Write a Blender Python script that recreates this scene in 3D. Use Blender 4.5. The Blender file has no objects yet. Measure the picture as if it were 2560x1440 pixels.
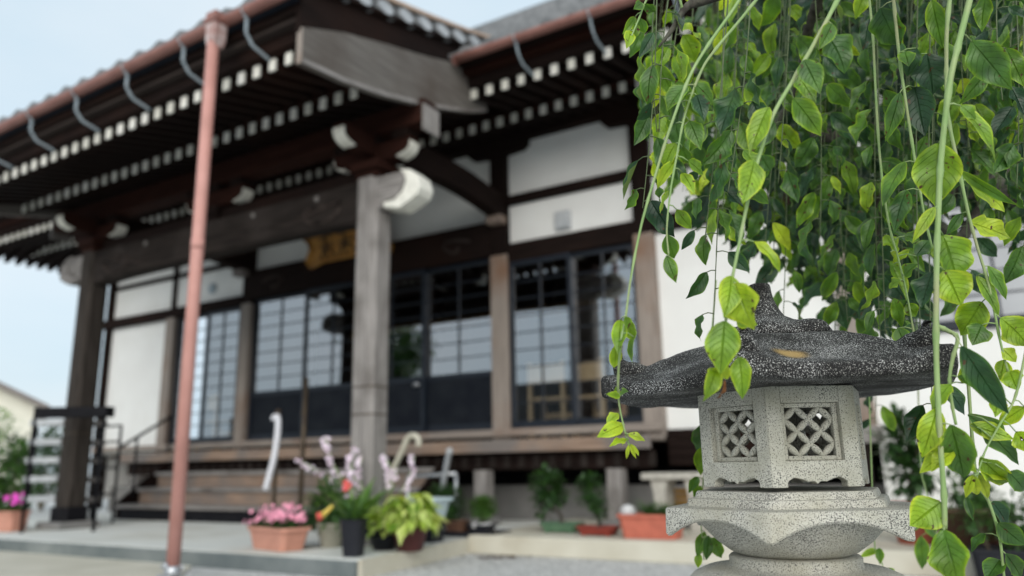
import bpy, math, random
from mathutils import Vector, Matrix, noise
random.seed(7)
PI = math.pi
S = bpy.context.scene
# ---------------------------------------------------------------- camera
F0, CX, CY, CH = 1896.07, 1280.0, 720.0, 0.75        # focal length in px of a 2560 wide frame, camera height
def _n(v): return Vector(v).normalized()
_X = -_n((-3280, 502, F0))
_Z = Vector((-162, -8220, F0)); _Z -= _X * _X.dot(_Z); _Z.normalize()
_Y = _Z.cross(_X)
if _Y.z < 0: _Y = -_Y
RIGHT = Vector((_X.x, _Y.x, _Z.x)); DOWN = Vector((_X.y, _Y.y, _Z.y)); FWD = Vector((_X.z, _Y.z, _Z.z))
CAM = Vector((0, 0, CH))
cd = bpy.data.cameras.new('camera'); cam = bpy.data.objects.new('camera', cd); S.collection.objects.link(cam)
M3 = Matrix((RIGHT, -DOWN, -FWD)).transposed()
cam.matrix_world = Matrix.Translation(CAM) @ M3.to_4x4()
cd.sensor_width = 36; cd.lens = F0 / 2560 * 36
cd.clip_start = 0.05; cd.clip_end = 1500
cd.dof.use_dof = True; cd.dof.focus_distance = 1.15; cd.dof.aperture_fstop = 2.4
S.camera = cam
# ---------------------------------------------------------------- world, sun, exposure
W = bpy.data.worlds.new('World'); S.world = W; W.use_nodes = True
nt = W.node_tree; nt.nodes.clear()
SUN_EL, SUN_AZ = math.radians(25), math.radians(152)     # azimuth measured from +Y clockwise (towards +X)
out = nt.nodes.new('ShaderNodeOutputWorld'); bg = nt.nodes.new('ShaderNodeBackground')
sky = nt.nodes.new('ShaderNodeTexSky'); sky.sky_type = 'NISHITA'; sky.sun_disc = False
sky.sun_elevation = SUN_EL; sky.sun_rotation = SUN_AZ; sky.air_density = 1.0; sky.dust_density = 4.0; sky.ozone_density = 1.5
tc = nt.nodes.new('ShaderNodeTexCoord'); mp = nt.nodes.new('ShaderNodeMapping'); mp.inputs['Scale'].default_value = (1.0, 1.0, 2.6)
nz = nt.nodes.new('ShaderNodeTexNoise'); nz.inputs['Scale'].default_value = 2.2; nz.inputs['Detail'].default_value = 5
cr = nt.nodes.new('ShaderNodeValToRGB')
cr.color_ramp.elements[0].position = 0.30; cr.color_ramp.elements[0].color = (4.9, 6.15, 6.95, 1)
cr.color_ramp.elements[1].position = 0.72; cr.color_ramp.elements[1].color = (6.3, 6.95, 7.35, 1)
mx = nt.nodes.new('ShaderNodeMixRGB'); mx.inputs[0].default_value = 0.82
nt.links.new(tc.outputs['Generated'], mp.inputs['Vector']); nt.links.new(mp.outputs[0], nz.inputs['Vector'])
nt.links.new(nz.outputs['Fac'], cr.inputs[0]); nt.links.new(sky.outputs[0], mx.inputs[1]); nt.links.new(cr.outputs[0], mx.inputs[2])
nt.links.new(mx.outputs[0], bg.inputs['Color']); bg.inputs['Strength'].default_value = 0.1
nt.links.new(bg.outputs[0], out.inputs[0])
sl = bpy.data.lights.new('sun', 'SUN'); sl.energy = 1.9; sl.angle = math.radians(66); sl.color = (1, 0.97, 0.92)
so = bpy.data.objects.new('sun', sl); S.collection.objects.link(so)
sd = Vector((math.sin(SUN_AZ) * math.cos(SUN_EL), math.cos(SUN_AZ) * math.cos(SUN_EL), math.sin(SUN_EL)))
so.rotation_euler = sd.to_track_quat('Z', 'Y').to_euler()
S.view_settings.view_transform = 'Standard'; S.view_settings.look = 'None'; S.view_settings.gamma = 1
S.view_settings.exposure = 0.55
S.render.engine = 'CYCLES'; S.cycles.use_denoising = True
S.cycles.max_bounces = 8; S.cycles.diffuse_bounces = 3; S.cycles.transparent_max_bounces = 16
S.cycles.caustics_reflective = False; S.cycles.caustics_refractive = False

# ---------------------------------------------------------------- pixel helpers: a photo pixel to a point at a known place
def ray(px, py): return RIGHT * (px - CX) + DOWN * (py - CY) + FWD * F0
def onY(px, py, Y): d = ray(px, py); return CAM + d * (Y / d.y)
def onZ(px, py, z): d = ray(px, py); return CAM + d * ((z - CH) / d.z)
def onX(px, py, X): d = ray(px, py); return CAM + d * (X / d.x)
def atd(px, py, d): return CAM + ray(px, py) * (d / F0)
def depth(p): return (Vector(p) - CAM).dot(FWD)
def mpp(p): return depth(p) / F0           # metres per photo pixel at p

# ---------------------------------------------------------------- mesh helpers
class MB:
    def __init__(s): s.v = []; s.f = []; s.m = []; s.sm = []; s.uv = {}; s.t = []
    def add(s, vs, fs, m=0, smooth=False, uvs=None, tint=0.0):
        o = len(s.v); s.v += [tuple(p) for p in vs]; s.t += [tint] * len(vs)
        if uvs is not None:
            for i, u in enumerate(uvs): s.uv[o + i] = u
        for f in fs: s.f.append([o + i for i in f]); s.m.append(m); s.sm.append(smooth)
        return s
    def box(s, x0, x1, y0, y1, z0, z1, m=0):
        vs = [(x, y, z) for z in (z0, z1) for y in (y0, y1) for x in (x0, x1)]
        return s.add(vs, [(0, 2, 3, 1), (4, 5, 7, 6), (0, 1, 5, 4), (2, 6, 7, 3), (0, 4, 6, 2), (1, 3, 7, 5)], m)
    def obox(s, c, ax, ay, az, m=0):
        c = Vector(c); ax = Vector(ax); ay = Vector(ay); az = Vector(az)
        vs = [c + ax * i + ay * j + az * k for k in (-1, 1) for j in (-1, 1) for i in (-1, 1)]
        return s.add(vs, [(0, 2, 3, 1), (4, 5, 7, 6), (0, 1, 5, 4), (2, 6, 7, 3), (0, 4, 6, 2), (1, 3, 7, 5)], m)
    def bar(s, a, b, w, h, m=0, up=(0, 0, 1)):
        a = Vector(a); b = Vector(b); d = (b - a); L = d.length / 2; d.normalize()
        sx = d.cross(Vector(up))
        if sx.length < 1e-4: sx = d.cross(Vector((1, 0, 0)))
        sx.normalize(); u = sx.cross(d)
        return s.obox((a + b) / 2, d * L, sx * w / 2, u * h / 2, m)
    def prism(s, poly, ext, m=0, smooth=False):
        n = len(poly); ext = Vector(ext); P = [Vector(p) for p in poly]
        vs = P + [p + ext for p in P]
        fs = [tuple(range(n))[::-1], tuple(range(n, 2 * n))] + [(i, (i + 1) % n, n + (i + 1) % n, n + i) for i in range(n)]
        return s.add(vs, fs, m, smooth)
    def tube(s, pts, r, n=8, m=0, cap=True, tint=0.0, smooth=True):
        P = [Vector(p) for p in pts]; k = len(P)
        R = r if isinstance(r, (list, tuple)) else [r] * k
        vs = []; ref = None
        for i in range(k):
            d = (P[min(i + 1, k - 1)] - P[max(i - 1, 0)]).normalized()
            if ref is None:
                ref = Vector((0, 0, 1)) if abs(d.z) < 0.9 else Vector((1, 0, 0))
            a = d.cross(ref)
            if a.length < 1e-5: a = d.cross(Vector((0, 1, 0)))
            a.normalize(); b = d.cross(a); ref = -b if False else ref
            for j in range(n):
                t = 2 * PI * j / n; vs.append(P[i] + (a * math.cos(t) + b * math.sin(t)) * R[i])
        fs = [(i * n + j, i * n + (j + 1) % n, (i + 1) * n + (j + 1) % n, (i + 1) * n + j) for i in range(k - 1) for j in range(n)]
        if cap: fs += [tuple(range(n))[::-1], tuple(range((k - 1) * n, k * n))]
        return s.add(vs, fs, m, smooth, tint=tint)
    def lathe(s, prof, c=(0, 0, 0), n=32, m=0, smooth=True, axis=None, ang=None):
        c = Vector(c); vs = []; k = len(prof)
        for r, z in prof:
            for j in range(n):
                t = 2 * PI * j / n
                vs.append(c + Vector((r * math.cos(t), r * math.sin(t), z)))
        fs = [(i * n + j, i * n + (j + 1) % n, (i + 1) * n + (j + 1) % n, (i + 1) * n + j) for i in range(k - 1) for j in range(n)]
        fs += [tuple(range(n))[::-1], tuple(range((k - 1) * n, k * n))]
        return s.add(vs, fs, m, smooth)
    def grid(s, fn, nu, nv, m=0, smooth=True):
        vs = [fn(i / nu, j / nv) for j in range(nv + 1) for i in range(nu + 1)]
        w = nu + 1
        fs = [(j * w + i, j * w + i + 1, (j + 1) * w + i + 1, (j + 1) * w + i) for j in range(nv) for i in range(nu)]
        return s.add(vs, fs, m, smooth)
    def ball(s, c, r, n=10, k=7, m=0, sc=(1, 1, 1), tint=0.0):
        c = Vector(c); vs = []
        for i in range(k + 1):
            p = PI * i / k
            for j in range(n):
                t = 2 * PI * j / n
                vs.append(c + Vector((sc[0] * r * math.sin(p) * math.cos(t), sc[1] * r * math.sin(p) * math.sin(t), sc[2] * r * math.cos(p))))
        fs = [(i * n + j, (i + 1) * n + j, (i + 1) * n + (j + 1) % n, i * n + (j + 1) % n) for i in range(k) for j in range(n)]
        return s.add(vs, fs, m, True, tint=tint)
    def build(s, name, mats, parent=None, bevel=0, tint=False, fix=True):
        me = bpy.data.meshes.new(name); me.from_pydata(s.v, [], s.f)
        if not isinstance(mats, (list, tuple)): mats = [mats]
        for mm in mats: me.materials.append(mm)
        me.polygons.foreach_set('material_index', s.m); me.polygons.foreach_set('use_smooth', s.sm)
        if s.uv:
            ul = me.uv_layers.new(name='UVMap')
            for lp in me.loops: ul.data[lp.index].uv = s.uv.get(lp.vertex_index, (0, 0))
        if tint:
            at = me.attributes.new('tint', 'FLOAT', 'POINT'); at.data.foreach_set('value', s.t)
        if fix:
            import bmesh
            bm = bmesh.new(); bm.from_mesh(me); bmesh.ops.recalc_face_normals(bm, faces=bm.faces); bm.to_mesh(me); bm.free()
        me.update()
        o = bpy.data.objects.new(name, me); S.collection.objects.link(o)
        if parent: o.parent = parent
        if bevel:
            b = o.modifiers.new('bevel', 'BEVEL'); b.width = bevel; b.segments = 2; b.limit_method = 'ANGLE'
        return o
def thing(name, label, cat, loc=(0, 0, 0), group=None):
    o = bpy.data.objects.new(name, None); S.collection.objects.link(o); o.empty_display_size = 0.1
    o.location = loc; return tag(o, label, cat, group)
def tag(o, label, cat, group=None):
    o['label'] = label; o['category'] = cat
    if group: o['group'] = group
    return o
def struct(o): o['kind'] = 'structure'; return o

# ---------------------------------------------------------------- materials
def newmat(name):
    m = bpy.data.materials.new(name); m.use_nodes = True; n = m.node_tree; b = n.nodes['Principled BSDF']; return m, n, b
def pm(name, c1, c2=None, scale=8, rough=0.7, bump=0.0, stretch=(1, 1, 1), spec=0.3, metal=0, detail=6, lo=0.35, hi=0.65, bscale=None, c3=None, c3scale=1.2, c3lo=.5, c3hi=.75):
    m, n, b = newmat(name); L = n.links
    b.inputs['Roughness'].default_value = rough; b.inputs['Specular IOR Level'].default_value = spec; b.inputs['Metallic'].default_value = metal
    if c2 is None: c2 = tuple(x * 0.8 for x in c1)
    tc = n.nodes.new('ShaderNodeTexCoord'); mp = n.nodes.new('ShaderNodeMapping'); mp.inputs['Scale'].default_value = stretch
    L.new(tc.outputs['Object'], mp.inputs[0])
    nz = n.nodes.new('ShaderNodeTexNoise'); nz.inputs['Scale'].default_value = scale; nz.inputs['Detail'].default_value = detail
    L.new(mp.outputs[0], nz.inputs['Vector'])
    r = n.nodes.new('ShaderNodeValToRGB'); r.color_ramp.elements[0].position = lo; r.color_ramp.elements[1].position = hi
    r.color_ramp.elements[0].color = (*c1, 1); r.color_ramp.elements[1].color = (*c2, 1)
    L.new(nz.outputs['Fac'], r.inputs[0]); col = r.outputs[0]
    if c3 is not None:
        n3 = n.nodes.new('ShaderNodeTexNoise'); n3.inputs['Scale'].default_value = c3scale; n3.inputs['Detail'].default_value = 5
        L.new(tc.outputs['Object'], n3.inputs['Vector'])
        r3 = n.nodes.new('ShaderNodeValToRGB'); r3.color_ramp.elements[0].position = c3lo; r3.color_ramp.elements[1].position = c3hi
        L.new(n3.outputs['Fac'], r3.inputs[0])
        x = n.nodes.new('ShaderNodeMixRGB'); x.inputs[2].default_value = (*c3, 1)
        L.new(r3.outputs[0], x.inputs[0]); L.new(col, x.inputs[1]); col = x.outputs[0]
    L.new(col, b.inputs['Base Color'])
    if bump:
        bp = n.nodes.new('ShaderNodeBump'); bp.inputs['Strength'].default_value = bump; bp.inputs['Distance'].default_value = 0.01
        L.new(nz.outputs['Fac'], bp.inputs['Height']); L.new(bp.outputs[0], b.inputs['Normal'])
    return m
GX, GY, GZ = (0.06, 1, 1), (1, 0.06, 1), (1, 1, 0.06)
M = {}
def wood3(key, c1, c2, scale=45, rough=.75, bump=.25, **k):
    if c1[0] < .06: k['spec'] = .06
    for a, g in (('x', GX), ('y', GY), ('z', GZ)): M[key + a] = pm(key + '_' + a, c1, c2, scale, rough, bump, g, **k)
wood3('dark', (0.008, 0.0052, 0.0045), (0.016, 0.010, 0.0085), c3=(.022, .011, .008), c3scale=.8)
wood3('brown', (0.026, 0.022, 0.019), (0.055, 0.047, 0.042))
wood3('beam', (0.013, 0.0105, 0.0095), (0.030, 0.024, 0.021), c3=(.045, .037, .034), c3scale=1.6)
wood3('hafu', (0.095, 0.085, 0.077), (0.15, 0.137, 0.125), 30, c3=(.075, .06, .05), c3scale=1.1)
wood3('mid', (0.030, 0.023, 0.021), (0.055, 0.043, 0.038))
wood3('red', (0.018, 0.007, 0.005), (0.030, 0.0115, 0.008))
wood3('grey', (0.155, 0.143, 0.135), (0.29, 0.272, 0.26), c3=(.10, .088, .08), c3scale=2.5)
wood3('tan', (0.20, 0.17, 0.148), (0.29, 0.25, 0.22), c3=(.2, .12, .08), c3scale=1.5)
wood3('step', (0.20, 0.135, 0.10), (0.30, 0.215, 0.16), c3=(.16, .14, .13), c3scale=1.4, c3lo=.42, c3hi=.6)
M['plaster'] = pm('plaster', (0.76, 0.765, 0.75), (0.725, 0.725, 0.71), 3, .9, .02, spec=.1, c3=(.66, .66, .625), c3scale=1.3, c3lo=.52, c3hi=.85)
M['paint'] = pm('white_paint', (0.78, 0.77, 0.70), (0.62, 0.61, 0.55), 14, .7, .05)
M['frame'] = pm('door_frame', (0.008, 0.012, 0.020), (0.013, 0.018, 0.027), 12, .45)
M['panel'] = pm('door_panel', (0.008, 0.010, 0.015), (0.014, 0.017, 0.022), 5, .6, spec=.08)
M['tile'] = pm('roof_tile', (0.11, 0.115, 0.12), (0.19, 0.195, 0.20), 9, .45, .1, spec=.5)
M['copper'] = pm('copper_brown', (0.21, 0.095, 0.078), (0.27, 0.13, 0.108), 6, .5, .05, spec=.4)
M['pipe'] = pm('pink_pipe', (0.52, 0.27, 0.235), (0.47, 0.235, 0.20), 4, .5, .02, spec=.35, c3=(.40, .20, .17), c3scale=3.5, c3lo=.45, c3hi=.7)
M['pipehead'] = pm('pale_pipe', (0.55, 0.48, 0.47), (0.28, 0.14, 0.12), 14, .5, .05)
M['hook'] = pm('galvanised', (0.30, 0.36, 0.40), (0.36, 0.42, 0.46), 20, .5, .0, metal=.1)
M['steel'] = pm('steel', (0.42, 0.44, 0.47), (0.52, 0.54, 0.56), 30, .35, 0, metal=.7)
M['black'] = pm('black_metal', (0.005, 0.005, 0.007), (0.010, 0.010, 0.012), 20, .6, spec=.1)
M['bronze'] = pm('bronze', (0.045, 0.032, 0.022), (0.075, 0.055, 0.035), 20, .45, metal=.3)
M['concrete'] = pm('concrete', (0.60, 0.615, 0.59), (0.67, 0.68, 0.65), 2.2, .85, .04, c3=(.44, .43, .37), c3scale=.9)
M['cream'] = pm('cream_concrete', (0.50, 0.47, 0.385), (0.58, 0.555, 0.47), 3, .85, .05, c3=(.33, .27, .19), c3scale=1.6, c3lo=.55, c3hi=.85)
M['kerb'] = pm('kerb_stone', (0.115, 0.135, 0.138), (0.17, 0.19, 0.19), 4, .75, .06, c3=(.27, .29, .28), c3scale=1.1, c3lo=.6, c3hi=.8)
M['apron'] = pm('apron', (0.47, 0.45, 0.375), (0.56, 0.535, 0.46), 2.5, .9, .04)
M['founda'] = pm('foundation', (0.16, 0.16, 0.155), (0.21, 0.205, 0.2), 4, .9, .05)
M['white'] = pm('white_plastic', (0.72, 0.73, 0.78), (0.66, 0.67, 0.72), 8, .45)
M['pinkpot'] = pm('pink_terracotta', (0.56, 0.275, 0.205), (0.48, 0.23, 0.17), 12, .6, .03)
M['redpot'] = pm('terracotta', (0.52, 0.15, 0.10), (0.42, 0.12, 0.08), 12, .6, .03)
M['maroonpot'] = pm('maroon_pot', (0.13, 0.045, 0.045), (0.09, 0.03, 0.03), 12, .5)
M['brownpot'] = pm('brown_pot', (0.10, 0.05, 0.035), (0.15, 0.08, 0.05), 9, .5)
M['beigepot'] = pm('beige_pot', (0.50, 0.48, 0.40), (0.42, 0.40, 0.33), 12, .6)
M['blackpot'] = pm('black_pot', (0.010, 0.011, 0.016), (0.015, 0.016, 0.022), 12, .5)
M['greenpot'] = pm('green_pot', (0.06, 0.13, 0.075), (0.09, 0.17, 0.10), 12, .35, spec=.5)
M['tub'] = pm('pale_blue_tub', (0.50, 0.60, 0.63), (0.44, 0.54, 0.57), 8, .5)
M['soil'] = pm('soil', (0.03, 0.02, 0.014), (0.06, 0.04, 0.028), 60, .95, .4)
M['pebble'] = pm('white_pebble', (0.6, 0.6, 0.6), (0.45, 0.45, 0.46), 20, .7)
M['bark'] = pm('bark', (0.030, 0.026, 0.022), (0.085, 0.075, 0.062), 70, .95, .9, (1, 1, .35), c3=(.10, .11, .08), c3scale=14)
M['shoot'] = pm('dark_green_shoot', (0.07, 0.10, 0.045), (0.11, 0.14, 0.07), 60, .6, .1)
M['twig'] = pm('twig', (0.10, 0.08, 0.06), (0.16, 0.13, 0.09), 40, .8, .2)
M['stem'] = pm('green_stem', (0.20, 0.32, 0.11), (0.28, 0.38, 0.16), 60, .5, .25, (1, 1, .3), c3=(.34, .33, .19), c3scale=14)
M['gold'] = pm('gold_leaf', (0.26, 0.115, 0.022), (0.34, 0.17, 0.035), 9, .55, .1, metal=.15)
M['ink'] = pm('ink', (0.02, 0.018, 0.015), (0.03, 0.025, 0.02), 9, .6)
M['chair'] = pm('light_wood', (0.72, 0.52, 0.30), (0.78, 0.58, 0.36), 30, .5, .05, GZ)
M['yellow'] = pm('yellow_plastic', (0.50, 0.27, 0.05), (0.45, 0.23, 0.04), 9, .5)
M['stonebench'] = pm('pale_stone', (0.36, 0.34, 0.30), (0.46, 0.44, 0.39), 18, .85, .15)
M['verge'] = pm('verge_flashing', (0.42, 0.30, 0.23), (0.50, 0.38, 0.30), 7, .5)
M['vergeface'] = pm('verge_tile_face', (0.46, 0.48, 0.50), (0.36, 0.38, 0.40), 9, .4)
M['houseWall'] = pm('cream_wall', (0.72, 0.70, 0.60), (0.68, 0.66, 0.56), 3, .9)
M['houseroof'] = pm('house_roof', (0.17, 0.15, 0.14), (0.22, 0.19, 0.175), 8, .7)
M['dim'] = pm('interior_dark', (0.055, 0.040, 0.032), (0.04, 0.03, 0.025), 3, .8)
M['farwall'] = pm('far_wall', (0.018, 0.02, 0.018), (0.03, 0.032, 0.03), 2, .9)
M['petalpink'] = pm('petal_pink', (0.72, 0.24, 0.36), (0.80, 0.38, 0.48), 50, .6)
M['petallilac'] = pm('petal_lilac', (0.80, 0.66, 0.78), (0.84, 0.74, 0.83), 50, .6)
M['petalred'] = pm('petal_red', (0.66, 0.06, 0.07), (0.70, 0.12, 0.11), 40, .6)
M['petalyellow'] = pm('petal_yellow', (0.72, 0.55, 0.12), (0.66, 0.48, 0.10), 40, .6)
M['petalmagenta'] = pm('petal_magenta', (0.62, 0.04, 0.42), (0.7, 0.08, 0.5), 40, .6)

def leafmat(name, stops, translu=.35, veins=True, rough=.42):
    """blade colour from the per-leaf tint, veins from the blade's own UV, a few brown specks"""
    m, n, b = newmat(name); L = n.links
    at = n.nodes.new('ShaderNodeAttribute'); at.attribute_name = 'tint'
    r = n.nodes.new('ShaderNodeValToRGB'); els = r.color_ramp.elements
    while len(els) < len(stops): els.new(0.5)
    for e, (p, c) in zip(els, stops): e.position = p; e.color = (*c, 1)
    tc = n.nodes.new('ShaderNodeTexCoord'); n0 = n.nodes.new('ShaderNodeTexNoise'); n0.inputs['Scale'].default_value = 17; n0.inputs['Detail'].default_value = 3
    L.new(tc.outputs['Object'], n0.inputs['Vector'])
    k0 = n.nodes.new('ShaderNodeMath'); k0.operation = 'MULTIPLY_ADD'; k0.inputs[1].default_value = .55; L.new(n0.outputs['Fac'], k0.inputs[0]); L.new(at.outputs['Fac'], k0.inputs[2])
    u0 = n.nodes.new('ShaderNodeUVMap'); s0 = n.nodes.new('ShaderNodeSeparateXYZ'); L.new(u0.outputs[0], s0.inputs[0])
    e0 = n.nodes.new('ShaderNodeMath'); e0.operation = 'ABSOLUTE'; L.new(s0.outputs['X'], e0.inputs[0])
    e1 = n.nodes.new('ShaderNodeMapRange'); e1.inputs[1].default_value = .68; e1.inputs[2].default_value = 1.0; e1.inputs[3].default_value = -.275; e1.inputs[4].default_value = -.02; L.new(e0.outputs[0], e1.inputs[0])
    k1 = n.nodes.new('ShaderNodeMath'); k1.operation = 'ADD'; L.new(k0.outputs[0], k1.inputs[0]); L.new(e1.outputs[0], k1.inputs[1])
    L.new(k1.outputs[0], r.inputs[0]); col = r.outputs[0]
    nz = n.nodes.new('ShaderNodeTexNoise'); nz.inputs['Scale'].default_value = 38; nz.inputs['Detail'].default_value = 4
    L.new(tc.outputs['Object'], nz.inputs['Vector'])
    hs = n.nodes.new('ShaderNodeHueSaturation')
    mr = n.nodes.new('ShaderNodeMapRange'); mr.inputs[1].default_value = .3; mr.inputs[2].default_value = .7; mr.inputs[3].default_value = .72; mr.inputs[4].default_value = 1.3
    L.new(nz.outputs['Fac'], mr.inputs[0]); L.new(mr.outputs[0], hs.inputs['Value']); L.new(col, hs.inputs['Color']); col = hs.outputs[0]
    hgt = None
    if veins:
        uv = n.nodes.new('ShaderNodeUVMap'); sp = n.nodes.new('ShaderNodeSeparateXYZ'); L.new(uv.outputs[0], sp.inputs[0])
        def mth(op, a, c=None, v=None):
            k = n.nodes.new('ShaderNodeMath'); k.operation = op
            L.new(a, k.inputs[0])
            if c is not None: L.new(c, k.inputs[1])
            if v is not None: k.inputs[1].default_value = v
            return k.outputs[0]
        ax = mth('ABSOLUTE', sp.outputs['X'])                       # 0 at the midrib, 1 at the margin
        cv = mth('MULTIPLY', mth('POWER', ax, v=1.35), v=-2.3)
        ph = mth('ADD', mth('MULTIPLY', sp.outputs['Y'], v=8.0), cv)
        fr = mth('ABSOLUTE', mth('SUBTRACT', mth('FRACT', ph), v=0.5))     # 0.5 at a vein
        vein = mth('SMOOTH_MIN', fr, v=.5) if False else fr
        v1 = n.nodes.new('ShaderNodeMapRange'); v1.inputs[1].default_value = .435; v1.inputs[2].default_value = .5; L.new(vein, v1.inputs[0])
        v2 = n.nodes.new('ShaderNodeMapRange'); v2.inputs[1].default_value = .07; v2.inputs[2].default_value = .0; L.new(ax, v2.inputs[0])
        vm = mth('MAXIMUM', mth('MULTIPLY', v1.outputs[0], v=.55), v2.outputs[0])
        x = n.nodes.new('ShaderNodeMixRGB'); x.blend_type = 'MIX'
        lt = n.nodes.new('ShaderNodeMixRGB'); lt.blend_type = 'MULTIPLY'; lt.inputs[0].default_value = 1; lt.inputs[2].default_value = (.78, .84, .8, 1)
        L.new(col, lt.inputs[1]); L.new(vm, x.inputs[0]); L.new(col, x.inputs[1]); L.new(lt.outputs[0], x.inputs[2]); col = x.outputs[0]
        hgt = mth('MULTIPLY', vm, v=-1.6)
        # specks
        n2 = n.nodes.new('ShaderNodeTexNoise'); n2.inputs['Scale'].default_value = 95; n2.inputs['Detail'].default_value = 2
        L.new(tc.outputs['Object'], n2.inputs['Vector'])
        s1 = n.nodes.new('ShaderNodeMapRange'); s1.inputs[1].default_value = .675; s1.inputs[2].default_value = .71; L.new(n2.outputs['Fac'], s1.inputs[0])
        x2 = n.nodes.new('ShaderNodeMixRGB'); x2.inputs[2].default_value = (.07, .035, .012, 1); L.new(s1.outputs[0], x2.inputs[0]); L.new(col, x2.inputs[1]); col = x2.outputs[0]
        bp = n.nodes.new('ShaderNodeBump'); bp.inputs['Strength'].default_value = .8; bp.inputs['Distance'].default_value = .0016
        ad = mth('ADD', hgt, mth('MULTIPLY', nz.outputs['Fac'], v=1.5)); L.new(ad, bp.inputs['Height']); L.new(bp.outputs[0], b.inputs['Normal'])
    if veins:
        ge = n.nodes.new('ShaderNodeNewGeometry'); bk = n.nodes.new('ShaderNodeMath'); bk.operation = 'MULTIPLY'; bk.inputs[1].default_value = .55; L.new(ge.outputs['Backfacing'], bk.inputs[0])
        xb = n.nodes.new('ShaderNodeMixRGB'); xb.inputs[2].default_value = (.20, .28, .12, 1); L.new(bk.outputs[0], xb.inputs[0]); L.new(col, xb.inputs[1]); col = xb.outputs[0]
    b.inputs['Roughness'].default_value = rough; b.inputs['Specular IOR Level'].default_value = .55
    L.new(col, b.inputs['Base Color'])
    tr = n.nodes.new('ShaderNodeBsdfTranslucent'); tcol = n.nodes.new('ShaderNodeMixRGB'); tcol.blend_type = 'MULTIPLY'; tcol.inputs[0].default_value = 1; tcol.inputs[2].default_value = (1.9, 1.7, .55, 1)
    L.new(col, tcol.inputs[1]); L.new(tcol.outputs[0], tr.inputs['Color'])
    ms = n.nodes.new('ShaderNodeMixShader'); ms.inputs[0].default_value = translu
    L.new(b.outputs[0], ms.inputs[1]); L.new(tr.outputs[0], ms.inputs[2]); last = ms.outputs[0]
    if veins:
        ho = n.nodes.new('ShaderNodeMapRange'); ho.inputs[1].default_value = .772; ho.inputs[2].default_value = .776; L.new(n2.outputs['Fac'], ho.inputs[0])
        tp = n.nodes.new('ShaderNodeBsdfTransparent'); mh = n.nodes.new('ShaderNodeMixShader'); L.new(ho.outputs[0], mh.inputs[0]); L.new(last, mh.inputs[1]); L.new(tp.outputs[0], mh.inputs[2]); last = mh.outputs[0]
    L.new(last, n.nodes['Material Output'].inputs[0])
    return m
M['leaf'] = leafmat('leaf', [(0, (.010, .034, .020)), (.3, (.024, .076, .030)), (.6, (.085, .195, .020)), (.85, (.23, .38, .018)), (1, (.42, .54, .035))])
M['bonsai'] = leafmat('bonsai_leaf', [(0, (.020, .055, .018)), (.5, (.045, .115, .025)), (1, (.12, .24, .03))], .25, False, .5)
M['hosta'] = leafmat('hosta_leaf', [(0, (.11, .24, .03)), (.45, (.32, .48, .06)), (1, (.64, .70, .30))], .3, False, .5)

def stone(name, base, speck, amount, sc, rough=.85, dirt=None, patch=None, soft=.03, det=1.5):
    m, n, b = newmat(name); L = n.links
    tc = n.nodes.new('ShaderNodeTexCoord')
    a = n.nodes.new('ShaderNodeTexNoise'); a.inputs['Scale'].default_value = sc; a.inputs['Detail'].default_value = det; a.inputs['Roughness'].default_value = .65
    L.new(tc.outputs['Object'], a.inputs['Vector'])
    r = n.nodes.new('ShaderNodeValToRGB'); r.color_ramp.elements[0].position = amount - soft; r.color_ramp.elements[1].position = amount + soft
    r.color_ramp.elements[0].color = (*speck, 1); r.color_ramp.elements[1].color = (*base, 1)
    c = n.nodes.new('ShaderNodeTexNoise'); c.inputs['Scale'].default_value = 14; c.inputs['Detail'].default_value = 6
    L.new(tc.outputs['Object'], c.inputs['Vector'])
    den = n.nodes.new('ShaderNodeMath'); den.operation = 'MULTIPLY_ADD'; den.inputs[1].default_value = .22; L.new(c.outputs['Fac'], den.inputs[0]); L.new(a.outputs['Fac'], den.inputs[2])
    de2 = n.nodes.new('ShaderNodeMath'); de2.operation = 'SUBTRACT'; de2.inputs[1].default_value = .11; L.new(den.outputs[0], de2.inputs[0])
    L.new(de2.outputs[0], r.inputs[0]); col = r.outputs[0]
    if dirt:
        rr = n.nodes.new('ShaderNodeMapRange'); rr.inputs[1].default_value = .45; rr.inputs[2].default_value = .72; rr.inputs[4].default_value = .75
        L.new(c.outputs['Fac'], rr.inputs[0])
        x = n.nodes.new('ShaderNodeMixRGB'); x.blend_type = 'MULTIPLY'; x.inputs[2].default_value = (*dirt, 1)
        L.new(rr.outputs[0], x.inputs[0]); L.new(col, x.inputs[1]); col = x.outputs[0]
    if patch:
        pos, rad, pc = patch
        vm = n.nodes.new('ShaderNodeVectorMath'); vm.operation = 'DISTANCE'; vm.inputs[1].default_value = pos
        L.new(tc.outputs['Object'], vm.inputs[0])
        ad = n.nodes.new('ShaderNodeMath'); ad.operation = 'MULTIPLY_ADD'; ad.inputs[1].default_value = .03; L.new(a.outputs['Fac'], ad.inputs[0]); L.new(vm.outputs['Value'], ad.inputs[2])
        rp = n.nodes.new('ShaderNodeMapRange'); rp.inputs[1].default_value = rad + .019; rp.inputs[2].default_value = rad + .005; L.new(ad.outputs[0], rp.inputs[0])
        x = n.nodes.new('ShaderNodeMixRGB'); x.inputs[2].default_value = (*pc, 1); rp.inputs[4].default_value = .82; L.new(rp.outputs[0], x.inputs[0]); L.new(col, x.inputs[1]); col = x.outputs[0]
    L.new(col, b.inputs['Base Color']); b.inputs['Roughness'].default_value = rough; b.inputs['Specular IOR Level'].default_value = .25
    bp = n.nodes.new('ShaderNodeBump'); bp.inputs['Strength'].default_value = .5; bp.inputs['Distance'].default_value = .0018
    L.new(a.outputs['Fac'], bp.inputs['Height']); L.new(bp.outputs[0], b.inputs['Normal'])
    return m

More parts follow.
